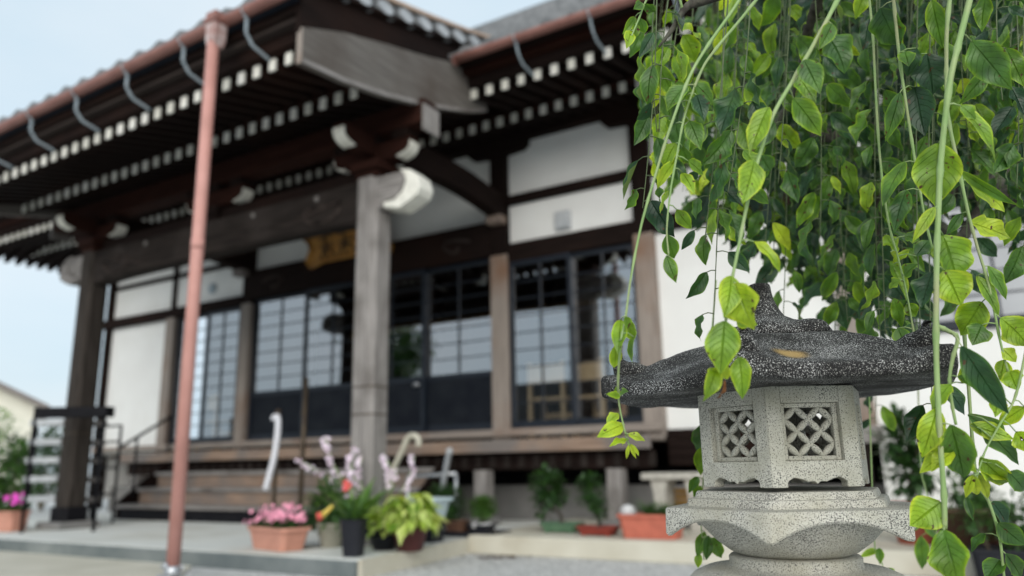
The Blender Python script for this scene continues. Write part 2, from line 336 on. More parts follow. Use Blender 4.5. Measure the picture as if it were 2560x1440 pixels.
def glass():
    m, n, b = newmat('window_glass'); L = n.links
    n.nodes.remove(b)
    g = n.nodes.new('ShaderNodeBsdfGlossy'); g.inputs['Roughness'].default_value = .008; g.inputs['Color'].default_value = (.90, .93, .97, 1)
    t = n.nodes.new('ShaderNodeBsdfTransparent'); t.inputs['Color'].default_value = (.82, .85, .86, 1)
    lw = n.nodes.new('ShaderNodeFresnel'); lw.inputs['IOR'].default_value = 1.5
    mr = n.nodes.new('ShaderNodeMapRange'); mr.inputs[1].default_value = 0; mr.inputs[2].default_value = 1; mr.inputs[3].default_value = .33; mr.inputs[4].default_value = 1
    L.new(lw.outputs[0], mr.inputs[0])
    x = n.nodes.new('ShaderNodeMixShader'); L.new(mr.outputs[0], x.inputs[0]); L.new(t.outputs[0], x.inputs[1]); L.new(g.outputs[0], x.inputs[2])
    L.new(x.outputs[0], n.nodes['Material Output'].inputs[0]); return m
M['glass'] = glass()
def gravel():
    m, n, b = newmat('gravel'); L = n.links
    tc = n.nodes.new('ShaderNodeTexCoord')
    v = n.nodes.new('ShaderNodeTexVoronoi'); v.inputs['Scale'].default_value = 42; L.new(tc.outputs['Object'], v.inputs['Vector'])
    r = n.nodes.new('ShaderNodeValToRGB'); r.color_ramp.elements[0].color = (.38, .385, .38, 1); r.color_ramp.elements[1].color = (.74, .74, .725, 1)
    sp = n.nodes.new('ShaderNodeSeparateXYZ'); L.new(v.outputs['Color'], sp.inputs[0]); L.new(sp.outputs[0], r.inputs[0]); L.new(r.outputs[0], b.inputs['Base Color'])
    b.inputs['Roughness'].default_value = .9
    bp = n.nodes.new('ShaderNodeBump'); bp.invert = True; bp.inputs['Strength'].default_value = 1; bp.inputs['Distance'].default_value = .02
    L.new(v.outputs['Distance'], bp.inputs['Height']); L.new(bp.outputs[0], b.inputs['Normal']); return m
M['gravel'] = gravel()

# ================================================================ ground
g = MB(); g.add([(-400, -400, 0), (400, -400, 0), (400, 600, 0), (-400, 600, 0)], [(0, 1, 2, 3)]); struct(g.build('ground', M['gravel']))
g = MB(); g.prism([(-13, 2.2, .004), (-5.6, 2.2, .004), (-5.2, 3.2, .004), (-5.02, 3.74, .004), (-5.45, 4.15, .004), (-13, 4.15, .004)], (0, 0, .006)); struct(g.build('path', M['apron']))
g = MB(); g.prism([(-11.5, 4.17, 0), (-3.72, 4.17, 0), (-3.86, 5.69, 0), (-3.86, 8.6, 0), (-11.5, 8.6, 0)], (0, 0, .12), 0); struct(g.build('porch_pavement', M['concrete'], bevel=.008))
g = MB(); g.box(-11.5, -3.735, 4.13, 4.168, 0, .114); struct(g.build('kerb', M['kerb'], bevel=.006))
g = MB(); g.box(-3.858, -.05, 5.69, 8.6, 0, .15); struct(g.build('hall_pavement', M['cream'], bevel=.01))
g = MB(); g.prism([(-3.70, 4.168, 0), (-3.845, 5.688, 0), (-3.875, 5.688, 0), (-3.735, 4.168, 0)], (0, 0, .1215)); struct(g.build('pavement_edge', M['cream']))

# ================================================================ temple hall
hall = thing('temple_hall', 'dark timber temple hall with white plaster walls and broad tiled eaves', 'temple', (0, 0, 0))
def part(name, mb, mats, bevel=0, parent=None): return mb.build(name, mats, parent or hall, bevel)
def bx(name, m, *a, bevel=0, parent=None): return part(name, MB().box(*a), M[m], bevel, parent)
PITCH = .1856
def lerp(a, b, t): return a + (b - a) * t
rp = random.Random(2); PAINTS = [M['paint'], pm('white_paint_b', (0.70, 0.69, 0.62), (0.54, 0.53, 0.47), 17, .7, .05), pm('white_paint_c', (0.80, 0.79, 0.74), (0.68, 0.66, 0.6), 11, .7, .05)]
# --- rafters with white painted ends
def rafter(name, x, y0, z0, y1, z1, w=.068, h=.10):
    mb = MB(); hw = w / 2
    v = [(x - hw, y0, z0 - h / 2), (x + hw, y0, z0 - h / 2), (x + hw, y0, z0 + h / 2), (x - hw, y0, z0 + h / 2),
         (x - hw, y1, z1 - h / 2), (x + hw, y1, z1 - h / 2), (x + hw, y1, z1 + h / 2), (x - hw, y1, z1 + h / 2)]
    mb.add(v, [(4, 5, 6, 7), (0, 1, 5, 4), (1, 2, 6, 5), (2, 3, 7, 6), (3, 0, 4, 7)], 0)
    mb.add([(x - hw - .002, y0 - .004, z0 - h / 2 - .002), (x + hw + .002, y0 - .004, z0 - h / 2 - .002), (x + hw + .002, y0 - .004, z0 + h / 2), (x - hw - .002, y0 - .004, z0 + h / 2),
            (x - hw - .002, y0 + .012, z0 - h / 2 - .002), (x + hw + .002, y0 + .012, z0 - h / 2 - .002), (x + hw + .002, y0 + .012, z0 + h / 2), (x - hw - .002, y0 + .012, z0 + h / 2)],
           [(0, 1, 2, 3), (0, 4, 5, 1), (1, 5, 6, 2), (0, 3, 7, 4)], 1)
    return part(name, mb, [M['darky'], PAINTS[rp.randrange(3)]])
def pz(x, a, b): return lerp(a, b, max(0, (x + 9.7) / 5.6))
for i in range(30):
    x = -4.29 - i * PITCH
    zo = pz(x, 3.835, 3.935); zi = pz(x, 3.93, 3.96)
    rafter('flying_rafter', x, 3.825, zo, 4.72, zo + .215)
    rafter('base_rafter', x, 4.575, zi, 6.72, zi + .70)
for i in range(70):
    x = -13.95 + i * PITCH
    rafter('base_rafter', x, 6.75, 4.50, 7.62, 4.79)
    if x < -9.75 or x > -4.0:
        rafter('flying_rafter', x, 5.95, 4.44, 6.95, 4.67)
mb = MB()
for i in range(70, 92):
    x = -13.95 + i * PITCH
    mb.box(x - .034, x + .034, 5.95, 6.95, 4.44, 4.54); mb.box(x - .034, x + .034, 6.75, 7.6, 4.55, 4.65)
o = part('rafter_run', mb, M['darky']); o['kind'] = 'stuff'
for i in range(16):
    y = 6.0 + i * PITCH
    mb = MB(); mb.add([(-14.25, y - .034, 4.36), (-14.25, y + .034, 4.36), (-14.25, y + .034, 4.47), (-14.25, y - .034, 4.47), (-12.5, y - .034, 4.75), (-12.5, y + .034, 4.75), (-12.5, y + .034, 4.86), (-12.5, y - .034, 4.86)],
                      [(0, 1, 2, 3), (4, 5, 6, 7), (0, 1, 5, 4), (1, 2, 6, 5), (2, 3, 7, 6), (3, 0, 4, 7)]); part('side_rafter', mb, M['darkx'])
# --- soffit boards over the rafters
def sheet(name, prof, x0, x1, m, th=.02, zf=None):
    mb = MB(); n = 8
    def P(u, k, t):
        x = lerp(x0, x1, u); y, z = prof[k]; return (x, y, z + t + (zf(x) if zf else 0))
    for t in (0, th):
        vs = [P(i / n, k, t) for k in range(len(prof)) for i in range(n + 1)]; w = n + 1
        mb.add(vs, [(k * w + i, k * w + i + 1, (k + 1) * w + i + 1, (k + 1) * w + i) for k in range(len(prof) - 1) for i in range(n)])
    e = [P(i / n, 0, t) for t in (0, th) for i in range(n + 1)]; mb.add(e, [(i, i + 1, n + 2 + i, n + 1 + i) for i in range(n)])
    return part(name, mb, M[m])
zf = lambda x: pz(x, 0, .1)
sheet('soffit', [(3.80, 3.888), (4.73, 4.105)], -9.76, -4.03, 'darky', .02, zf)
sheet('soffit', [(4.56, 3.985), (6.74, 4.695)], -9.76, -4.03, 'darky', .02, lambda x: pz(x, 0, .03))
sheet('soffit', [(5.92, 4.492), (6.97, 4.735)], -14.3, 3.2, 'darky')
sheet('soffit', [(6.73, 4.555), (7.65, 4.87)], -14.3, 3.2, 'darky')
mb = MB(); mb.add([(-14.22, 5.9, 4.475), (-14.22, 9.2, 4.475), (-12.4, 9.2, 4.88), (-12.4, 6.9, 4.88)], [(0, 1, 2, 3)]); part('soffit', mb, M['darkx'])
# --- eave boards (stepped layers over the rafter tips)
def eave(name, m, y0, y1, z0, z1, x0, x1, zfn=None, n=10):
    mb = MB(); vs = []
    for i in range(n + 1):
        x = lerp(x0, x1, i / n); d = zfn(x) if zfn else 0
        vs += [(x, y0, z0 + d), (x, y1, z0 + d), (x, y1, z1 + d), (x, y0, z1 + d)]
    fs = [(4 * i + a, 4 * i + (a + 1) % 4, 4 * i + 4 + (a + 1) % 4, 4 * i + 4 + a) for i in range(n) for a in range(4)] + [(0, 1, 2, 3), (4 * n, 4 * n + 1, 4 * n + 2, 4 * n + 3)]
    return part(name, mb.add(vs, fs), M[m])
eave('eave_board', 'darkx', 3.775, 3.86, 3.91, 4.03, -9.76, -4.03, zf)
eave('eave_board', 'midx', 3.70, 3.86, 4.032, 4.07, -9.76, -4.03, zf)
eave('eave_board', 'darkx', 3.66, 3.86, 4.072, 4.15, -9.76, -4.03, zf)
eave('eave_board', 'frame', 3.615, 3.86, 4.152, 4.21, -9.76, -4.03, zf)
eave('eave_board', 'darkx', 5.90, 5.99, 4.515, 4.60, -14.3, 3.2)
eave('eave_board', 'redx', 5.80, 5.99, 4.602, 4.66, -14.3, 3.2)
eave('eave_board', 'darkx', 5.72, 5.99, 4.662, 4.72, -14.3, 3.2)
eave('purlin_board', 'redx', 4.58, 4.66, 3.99, 4.10, -9.7, -4.03, lambda x: pz(x, 0, .03))
eave('purlin_board', 'redx', 6.76, 6.84, 4.55, 4.63, -14.2, 3.2)
# --- tiled roofs
def tiles(name, prof, x0, x1, pitch, amp=.034, course=.24, zfn=None, sub=8):
    L = [0]
    for a, b in zip(prof, prof[1:]): L.append(L[-1] + math.hypot(b[0] - a[0], b[1] - a[1]))
    ns = max(2, int(L[-1] / course)); st = []
    def at(s):
        for k in range(len(prof) - 1):
            if s <= L[k + 1] or k == len(prof) - 2:
                t = (s - L[k]) / (L[k + 1] - L[k]); return lerp(prof[k][0], prof[k + 1][0], t), lerp(prof[k][1], prof[k + 1][1], t)
    for c in range(ns):
        a, b = at(L[-1] * c / ns), at(L[-1] * (c + 1) / ns - .002)
        st += [(a[0], a[1] + .022), (b[0], b[1] + .0)]
    nx = int(round((x1 - x0) / pitch)) * sub; vs = []
    for (y, z) in st:
        for i in range(nx + 1):
            x = lerp(x0, x1, i / nx); ph = (i % sub) / sub
            w = math.sin(PI * ph / .55) if ph < .55 else -.35 * math.sin(PI * (ph - .55) / .45)
            vs.append((x, y, z + amp * w + (zfn(x) if zfn else 0)))
    wd = nx + 1
    mb = MB().add(vs, [(k * wd + i, k * wd + i + 1, (k + 1) * wd + i + 1, (k + 1) * wd + i) for k in range(len(st) - 1) for i in range(nx)], 0, True)
    b0 = [(p[0], p[1] + .006, p[2] - .05) for p in vs[:wd]]
    mb.add(vs[:wd] + b0, [(i, i + 1, wd + i + 1, wd + i) for i in range(nx)])
    return part(name, mb, M['tile'])
PT = [(3.56, 4.325), (4.2, 4.50), (4.85, 4.70), (5.46, 4.87), (6.2, 5.10), (7.1, 5.42)]
tiles('roof_tiles', PT, -9.72, -3.99, .287, zfn=lambda x: pz(x, -.05, .03))
MT = [(5.60, 4.72), (6.4, 5.12), (7.5, 5.80), (9.0, 6.9), (11.0, 8.53)]
tiles('roof_tiles', MT, -14.2, 3.3, .287, course=.3)
mb = MB(); mb.add([(-14.4, 5.8, 4.60), (-14.4, 16, 4.60), (-10.5, 11, 8.4), (-14.4, 5.8, 4.53), (-14.4, 16, 4.53)], [(0, 1, 2), (0, 1, 4, 3)]); part('side_roof', mb, M['tile'])
mb = MB(); mb.add([(-14.4, 16.2, 4.7), (3.3, 16.2, 4.7), (3.3, 11, 8.45), (-10.6, 11, 8.45)], [(0, 1, 2, 3)]); part('rear_roof', mb, M['tile'])
mb = MB(); mb.box(-10.9, 3.4, 10.85, 11.2, 8.42, 8.82); 
mb.tube([(-10.9, 11.02, 8.86), (3.4, 11.02, 8.86)], .11, 10); part('ridge', mb, M['tile'])
# descending corner ridge seen over the right gutter
for x0 in (-2.55, -1.2):
    mb = MB(); mb.tube([(x0, 6.0, 5.05), (x0, 7.5, 5.93), (x0, 9.0, 7.03)], .09, 8)
    mb.prism([(x0 - .12, 5.9, 4.95), (x0 + .12, 5.9, 4.95), (x0 + .14, 5.9, 5.12), (x0 + .05, 5.9, 5.24), (x0 - .05, 5.9, 5.24), (x0 - .14, 5.9, 5.12)], (0, .1, .05)); part('ridge_end', mb, M['tile'])
# --- curved verge board of the porch (hafu), verge tiles and flashing
HB = [(3.665, 3.722), (4.107, 3.764), (4.593, 3.851), (5.152, 3.991), (5.60, 4.130), (5.95, 4.25), (6.25, 4.38)]
HT = [(3.661, 4.015), (4.087, 4.190), (4.578, 4.341), (5.145, 4.500), (5.60, 4.645), (5.95, 4.745), (6.25, 4.82)]
def verge(x0, x1, side):
    mb = MB(); n = len(HB); vs = []
    for x in (x0, x1): vs += [(x, y, z) for y, z in HB] + [(x, y, z) for y, z in HT]
    fs = []
    for k in (0, 2 * n):
        fs += [(k + i, k + i + 1, k + n + i + 1, k + n + i) for i in range(n - 1)]
    for i in range(n - 1): fs += [(i, i + 1, 2 * n + i + 1, 2 * n + i), (n + i, n + i + 1, 3 * n + i + 1, 3 * n + i)]
    mb.add(vs, fs, 0); mb.add([vs[0], vs[n], vs[3 * n], vs[2 * n]], [(0, 1, 2, 3)], 1)
    b = part('verge_board', mb, [M['hafuy'], M['tany']])
    mb = MB(); xo = x1 + side * .012
    vs = [(xx, y, z + dz) for xx in (x1 - side * .002, xo) for dz in (-.004, .03) for y, z in HB]
    mb.add(vs, [(i, i + 1, n + i + 1, n + i) for i in range(n - 1)] + [(2 * n + i, 2 * n + i + 1, 3 * n + i + 1, 3 * n + i) for i in range(n - 1)] + [(n + i, n + i + 1, 3 * n + i + 1, 3 * n + i) for i in range(n - 1)] + [(i, i + 1, 2 * n + i + 1, 2 * n + i) for i in range(n - 1)])
    part('highlight_bead', mb, M['greyy'], parent=b)  # paler strip, puts the lower edge's highlight into colour
    # dark layer between the board and the tiles
    TB = [(3.66, 4.36), (4.087, 4.49), (4.578, 4.60), (5.145, 4.745), (5.807, 4.93), (6.34, 5.10), (6.9, 5.32)]
    mb = MB(); xi = x0 - side * .02; vs = [(xx, y, z - .03) for xx in (xi, x1 - side * .025) for y, z in HT] + [(xx, y, z) for xx in (xi, x1 - side * .025) for y, z in TB]
    mb.add(vs, [(n + i, n + i + 1, 3 * n + i + 1, 3 * n + i) for i in range(n - 1)] + [(i, i + 1, n + i + 1, n + i) for i in range(n - 1)] + [(0, n, 3 * n, 2 * n)])
    part('verge_soffit', mb, M['darky'])
    mb = MB(); vs = [(xx, y, z + dz) for xx in (x0 - side * .12, x1 + side * .03) for dz in (0, .035) for y, z in TB]
    mb.add(vs, [(i, i + 1, n + i + 1, n + i) for i in range(n - 1)] + [(2 * n + i, 2 * n + i + 1, 3 * n + i + 1, 3 * n + i) for i in range(n - 1)] + [(i, i + 1, 2 * n + i + 1, 2 * n + i) for i in range(n - 1)] + [(n + i, n + i + 1, 3 * n + i + 1, 3 * n + i) for i in range(n - 1)] + [(0, n, 3 * n, 2 * n)])
    part('verge_soffit', mb, M['darky'])
    def tz(y):
        for a, c in zip(TB, TB[1:]):
            if y <= c[0]: return lerp(a[1], c[1], (y - a[0]) / (c[0] - a[0]))
        return TB[-1][1]
    y = 3.72
    while y < 6.75:
        z = tz(y)
        mb = MB(); ring = [(x1 + side * .035, y + .095 * math.cos(t * PI / 7), z + .075 + .058 * math.sin(t * PI / 7)) for t in range(14)]
        mb.prism(ring, (-side * .03, 0, 0), 1); mb.box(min(x1 - side * .1, x1 + side * .02), max(x1 - side * .1, x1 + side * .02), y - .13, y + .13, z + .02, z + .15, 0)
        part('verge_tile', mb, [M['tile'], M['vergeface']]); y += .285  # pale disc faces carry the sky's reflection in their colour
    mb = MB(); n2 = n
    vs = [(xx, yy, z + .155 + dz) for xx in (x0 - side * .05, x1 + side * .05) for dz in (0, .035) for yy, z in TB]
    mb.add(vs, [(i, i + 1, n + i + 1, n + i) for i in range(n - 1)] + [(2 * n + i, 2 * n + i + 1, 3 * n + i + 1, 3 * n + i) for i in range(n - 1)] + [(i, i + 1, 2 * n + i + 1, 2 * n + i) for i in range(n - 1)] + [(n + i, n + i + 1, 3 * n + i + 1, 3 * n + i) for i in range(n - 1)] + [(0, n, 3 * n, 2 * n)])
    part('verge_flashing', mb, M['verge'])
verge(-4.03, -3.97, 1); verge(-9.76, -9.82, -1)
# --- porch columns, bases, tie beam, brackets
XL, XR, YC = -9.03, -4.55, 5.175
def column(x, mk):
    w = .128; c = .04
    p = [(x - w, YC - w + c), (x - w + c, YC - w), (x + w - c, YC - w), (x + w, YC - w + c), (x + w, YC + w - c), (x + w - c, YC + w), (x - w + c, YC + w), (x - w, YC + w - c)]
    part('column', MB().prism([(a, b, .32) for a, b in p], (0, 0, 3.06)), M[mk], .004)
    q = [(x + 1.22 * (a - x), YC + 1.22 * (b - YC)) for a, b in p]
    part('column_shoe', MB().prism([(a, b, .2) for a, b in q], (0, 0, .16)), M['black'])
    mb = MB(); mb.box(x - .24, x + .24, YC - .24, YC + .24, .115, .2); part('base_stone', mb, M['founda'], .02)
    for zz in (1.18, 1.42): 
        mb = MB(); mb.prism([(x + 1.02 * (a - x), YC + 1.02 * (b - YC), zz) for a, b in p], (0, 0, .012)); part('strap', mb, M['bronze'])
column(XL, 'brownz'); column(XR, 'greyz')
mb = MB(); N = 16; vs = []
for i in range(N + 1):
    x = lerp(XL + .12, XR - .12, i / N); t = abs(2 * i / N - 1); zb = 2.955 + .035 * (1 - t ** 4); zt = 3.36
    vs += [(x, YC - .095, zb + .02), (x, YC - .07, zb), (x, YC + .07, zb), (x, YC + .095, zb + .02), (x, YC + .095, zt), (x, YC - .095, zt)]
mb.add(vs, [(6 * i + a, 6 * i + (a + 1) % 6, 6 * i + 6 + (a + 1) % 6, 6 * i + 6 + a) for i in range(N) for a in range(6)] + [tuple(range(6)), tuple(range(6 * N, 6 * N + 6))])
tb = part('tie_beam', mb, M['beamx'])
for cx_, s in ((XL + .62, 1), (XR - .62, -1)):
    mb = MB(); pts = [(cx_ + s * (.10 + .016 * k) * math.cos(k * .55) * -1, YC - .097, 3.16 + (.03 + .011 * k) * math.sin(k * .55)) for k in range(13)]
    pts += [(cx_ + s * .4, YC - .097, 3.10), (cx_ + s * .8, YC - .097, 3.13)]
    mb.tube(pts, [.02] * 13 + [.016, .006], 6); part('carving', mb, M['midx'], parent=tb)
for x in (-7.9, -6.1, -5.2):
    part('boss', MB().ball((x, YC - .1, 3.30), .028, 10, 6, sc=(1, .5, 1)), M['greyx'], parent=tb)
# carved nosing of the tie beam beyond each column
dk = [(940, 452), (962, 437), (1000, 428), (1012, 440), (1008, 462), (992, 488), (962, 502), (955, 520), (935, 524)]
wh = [(997, 422), (1022, 422), (1042, 437), (1050, 465), (1042, 485), (1018, 505), (995, 520), (960, 519), (958, 506), (985, 498), (1006, 476), (1014, 452), (1010, 436)]
for s, x0 in ((1, 0), (-1, XL + XR)):
    for nm, poly, y0, th, mm in (('nosing', dk, 5.075, .2, 'greyx'), ('nosing_rim', wh, 5.07, .21, 'paint')):
        pts = []
        for px, py in poly:
            p = onY(px, py, 5.075); pts.append((x0 + s * p.x, y0, p.z))
        if nm == 'nosing': pts = [((x0 + s * (XR + .05)) if k in (0, 8) else q[0], q[1], q[2]) for k, q in enumerate(pts)]
        part(nm, MB().prism(pts, (0, th, 0)), M[mm] if s == 1 or nm == 'nosing' else M['greyx'], .012)
def arm(c, d, L, z, h=.16, w=.13):
    c = Vector(c); d = Vector(d); sd = Vector((-d.y, d.x, 0)); up = Vector((0, 0, 1))
    bot = [(L, .10), (L - .02, .06), (L - .06, .028), (L - .12, .008), (L - .2, 0)]
    poly = [(0, h), (L, h)] + bot + [(0, 0)]
    P = [c + d * u + up * (z + v) - sd * w / 2 for u, v in poly]
    a = part('bracket_arm', MB().prism(P, sd * w), M['redx'])
    o = [(L + .006, h - .045), (L + .006, .098), (L - .016, .054), (L - .058, .020), (L - .12, -.001), (L - .15, -.004)]
    i_ = [(L - .15, .01), (L - .116, .014), (L - .05, .036), (L - .012, .066), (L - .006, .10), (L - .006, h - .045)]
    P = [c + d * u + up * (z + v) - sd * (w / 2 + .003) for u, v in o + i_]
    part('arm_end', MB().prism(P, sd * (w + .006)), PAINTS[1], parent=a)
for x in (XL, (XL + XR) / 2, XR):
    mid = x not in (XL, XR)
    mb = MB(); hb = .12 if mid else .17
    mb.box(x - hb, x + hb, YC - hb, YC + hb, 3.44, 3.53); mb.box(x - hb * .75, x + hb * .75, YC - hb * .75, YC + hb * .75, 3.36, 3.44); part('bearing_block', mb, M['redx'] if not mid else M['darkx'], .01)
    for s in (1, -1): arm((x, YC, 0), (s, 0, 0), .47, 3.535, .17)
    if not mid:
        arm((x, YC, 0), (0, -1, 0), .50, 3.60, .18)
        arm((x, YC, 0), (0, 1, 0), .40, 3.60, .18)
    for s in (-.36, 0, .36): bx('bearing_block', 'darkx', x + s - .085, x + s + .085, YC - .09, YC + .09, 3.707, 3.79)
bx('added_gap_rail', 'darkx', XL + .18, XR - .18, YC - .04, YC + .06, 3.361, 3.50)  # added dark rail, blocks the sky strip mirrored in the door glass
part('purlin', MB().box(-9.92, -3.90, YC - .10, YC + .10, 3.792, 4.02), M['redx'], .006)
for x0, x1 in ((-3.90, -3.885), (-9.935, -9.92)): bx('purlin_end', 'greyz', x0, x1, YC - .12, YC + .12, 3.70, 3.955)
for x in (XL, XR):                                              # curved tie beams back to the wall posts
    mb = MB(); vs = []; N = 12
    for i in range(N + 1):
        t = i / N; y = lerp(5.31, 7.44, t); b = .10 * math.sin(PI * t); zb = lerp(3.60, 3.60, t) + b; zt = zb + .27
        vs += [(x - .09, y, zb), (x + .09, y, zb), (x + .09, y, zt), (x - .09, y, zt)]
    mb.add(vs, [(4 * i + a, 4 * i + (a + 1) % 4, 4 * i + 4 + (a + 1) % 4, 4 * i + 4 + a) for i in range(N) for a in range(4)] + [(0, 1, 2, 3), (4 * N, 4 * N + 1, 4 * N + 2, 4 * N + 3)])
    part('curved_tie_beam', mb, M['darky'], .01)
    bx('beam_block', 'stepx', x - .10, x + .10, 7.28, 7.41, 3.53, 3.62)
# --- wall: posts, rails, plaster panels
YW = 7.5
def post(x0, x1, z0, z1, m, y0=7.41): bx('wall_post', m, x0, x1, y0, 7.62, z0, z1, bevel=.005)
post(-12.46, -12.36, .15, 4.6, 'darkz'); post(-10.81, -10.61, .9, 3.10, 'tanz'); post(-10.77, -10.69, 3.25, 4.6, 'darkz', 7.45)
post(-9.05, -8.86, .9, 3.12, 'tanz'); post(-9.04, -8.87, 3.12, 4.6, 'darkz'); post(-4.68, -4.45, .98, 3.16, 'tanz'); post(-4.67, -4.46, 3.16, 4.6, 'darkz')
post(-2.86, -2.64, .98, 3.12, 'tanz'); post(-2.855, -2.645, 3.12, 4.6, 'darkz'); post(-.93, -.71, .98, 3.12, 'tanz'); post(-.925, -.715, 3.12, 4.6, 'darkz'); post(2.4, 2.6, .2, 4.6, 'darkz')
def rail(x0, x1, z0, z1, m='darkx', y0=7.44): bx('wall_rail', m, x0, x1, y0, 7.60, z0, z1, bevel=.004)
rail(-12.56, -9.055, 3.10, 3.25, 'darkx', 7.40); rail(-12.355, -10.775, 3.76, 3.82); rail(-10.685, -9.045, 3.76, 3.82)
rail(-8.865, -4.675, 3.17, 3.60, 'darkx', 7.40); rail(-4.455, -2.86, 3.06, 3.29); rail(-4.455, -2.86, 3.77, 3.89); rail(-2.64, -.93, 3.12, 3.30); rail(-2.64, -.93, 3.77, 3.89)
rail(-.71, 2.4, 3.77, 3.89); rail(-.71, 2.4, 3.12, 3.28)
for cx_, s in ((-8.35, 1), (-5.2, -1)):
    mb = MB(); mb.tube([(cx_ - s * (.24 - .014 * k) * math.cos(k * .5), 7.395, 3.39 + (.03 + .008 * k) * math.sin(k * .5)) for k in range(13)], .018, 6); part('carving', mb, M['midx'])
bx('wall_plate', 'darkx', -12.6, 2.7, 7.38, 7.64, 4.56, 4.86)
for x in (-10.73, -8.955, -4.565, -2.75, -.82):
    mb = MB(); mb.prism([(x - .42, 7.40, 4.56), (x - .42, 7.40, 4.50), (x - .36, 7.40, 4.44), (x - .14, 7.40, 4.42), (x + .14, 7.40, 4.42), (x + .36, 7.40, 4.44), (x + .42, 7.40, 4.50), (x + .42, 7.40, 4.56)], (0, .2, 0)); part('bearing_arm', mb, M['darkx'])
def panel(x0, x1, z0, z1): return bx('plaster_panel', 'plaster', x0, x1, YW, 7.58, z0, z1)
panel(-12.36, -10.81, 1.0, 3.10); panel(-12.36, -10.77, 3.25, 3.76); panel(-10.69, -9.05, 3.25, 3.76); panel(-12.36, -10.77, 3.82, 4.56); panel(-10.69, -9.05, 3.82, 4.56)
panel(-8.86, -4.68, 3.60, 4.56); panel(-4.45, -2.86, 3.29, 3.77); panel(-4.45, -2.86, 3.89, 4.56)
panel(-2.64, -.93, 1.05, 3.12); panel(-2.64, -.93, 3.30, 3.77); panel(-2.64, -.93, 3.89, 4.56)
panel(-.71, -.36, .15, 3.12); panel(-.36, 2.4, .15, 1.78); panel(-.71, 2.4, 3.28, 3.77); panel(-.71, 2.4, 3.89, 4.56)
# side wall and rear, interior
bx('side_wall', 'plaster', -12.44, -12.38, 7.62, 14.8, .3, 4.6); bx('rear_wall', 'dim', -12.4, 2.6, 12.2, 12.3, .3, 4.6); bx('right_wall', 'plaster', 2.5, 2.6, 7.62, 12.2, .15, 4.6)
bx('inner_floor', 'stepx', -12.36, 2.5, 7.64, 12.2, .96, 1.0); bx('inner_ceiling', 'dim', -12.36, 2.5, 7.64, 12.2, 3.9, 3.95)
bx('inner_altar', 'redx', -8.2, -5.2, 11.2, 12.1, 1.0, 2.6, bevel=.02)
for x in (-9.6, -7.8, -5.6, -3.8): bx('inner_post', 'redz', x - .09, x + .09, 10.4, 10.6, 1.0, 3.9)
bx('inner_beam', 'gold', -9.6, -3.8, 10.35, 10.4, 3.0, 3.16)
# small vent box and round cover on the upper panels
p = onY(1410, 550, YW); part('wall_lamp', MB().box(p.x - .10, p.x + .10, 7.44, 7.5, p.z - .12, p.z + .10), M['vergeface'], .02)
p = onY(533, 722, YW); part('round_vent', MB().lathe([(.085, 0), (.085, .03), (.06, .04)], (0, 0, 0), 20), M['hook']).matrix_local = Matrix.Translation((p.x, YW, p.z)) @ Matrix.Rotation(PI / 2, 4, 'X')
# --- sliding doors and windows
def leaf(name, x0, x1, z0, z1, y, low=None, rows=None, cols=2, st=.05, glassm='glass'):
    mb = MB()
    mb.box(x0, x0 + st, y - .02, y + .02, z0, z1); mb.box(x1 - st, x1, y - .02, y + .02, z0, z1)
    mb.box(x0 + st, x1 - st, y - .019, y + .019, z1 - st, z1); mb.box(x0 + st, x1 - st, y - .019, y + .019, z0, z0 + st * 1.6)
    zl = z0 + st * 1.6
    if low: mb.box(x0 + st, x1 - st, y - .019, y + .019, low - .03, low + .03); zg = low + .03
    else: zg = zl
    zt = z1 - st; n = rows or max(2, round((zt - zg) / .185))
    for k in range(1, n): zz = lerp(zg, zt, k / n); mb.box(x0 + st, x1 - st, y - .012, y - .003, zz - .006, zz + .006)
    for k in range(1, cols): xx = lerp(x0 + st, x1 - st, k / cols); mb.box(xx - .009, xx + .009, y - .014, y - .003, zg, zt)
    f = part(name, mb, M['frame'])
    g = MB(); g.add([(x0 + st, y, zg), (x1 - st, y, zg), (x1 - st, y, zt), (x0 + st, y, zt)], [(0, 1, 2, 3)]); part('pane', g, M[glassm], parent=f)
    if low: part('lower_panel', MB().box(x0 + st, x1 - st, y - .008, y + .008, zl, low - .03), M['panel'], parent=f)
    return f
xs = [-8.83, -7.74, -6.72, -5.70, -4.70]
for k in range(4):
    leaf('sliding_door', xs[k] - .025, xs[k + 1] + .025, 1.125, 3.165, 7.46 if k in (1, 2) else 7.51, 1.78)
part('door_handle', MB().tube([(-5.83, 7.43, 1.70), (-5.79, 7.42, 1.72), (-5.75, 7.43, 1.70)], .02, 8), M['steel'])
leaf('window', -4.44, -3.63, 1.125, 3.055, 7.46, rows=9); leaf('window', -3.68, -2.87, 1.125, 3.055, 7.51, rows=9)
leaf('window', -10.60, -9.80, 1.125, 3.09, 7.51); leaf('window', -9.85, -9.06, 1.125, 3.09, 7.46)
M['paper'] = pm('shoji_paper', (0.42, 0.43, 0.45), (0.38, 0.39, 0.41), 4, .6, spec=.4)
leaf('window', -.35, 1.02, 1.79, 3.11, 7.47, rows=6, cols=4, glassm='paper'); leaf('window', .98, 2.38, 1.79, 3.11, 7.51, rows=6, cols=4, glassm='paper')
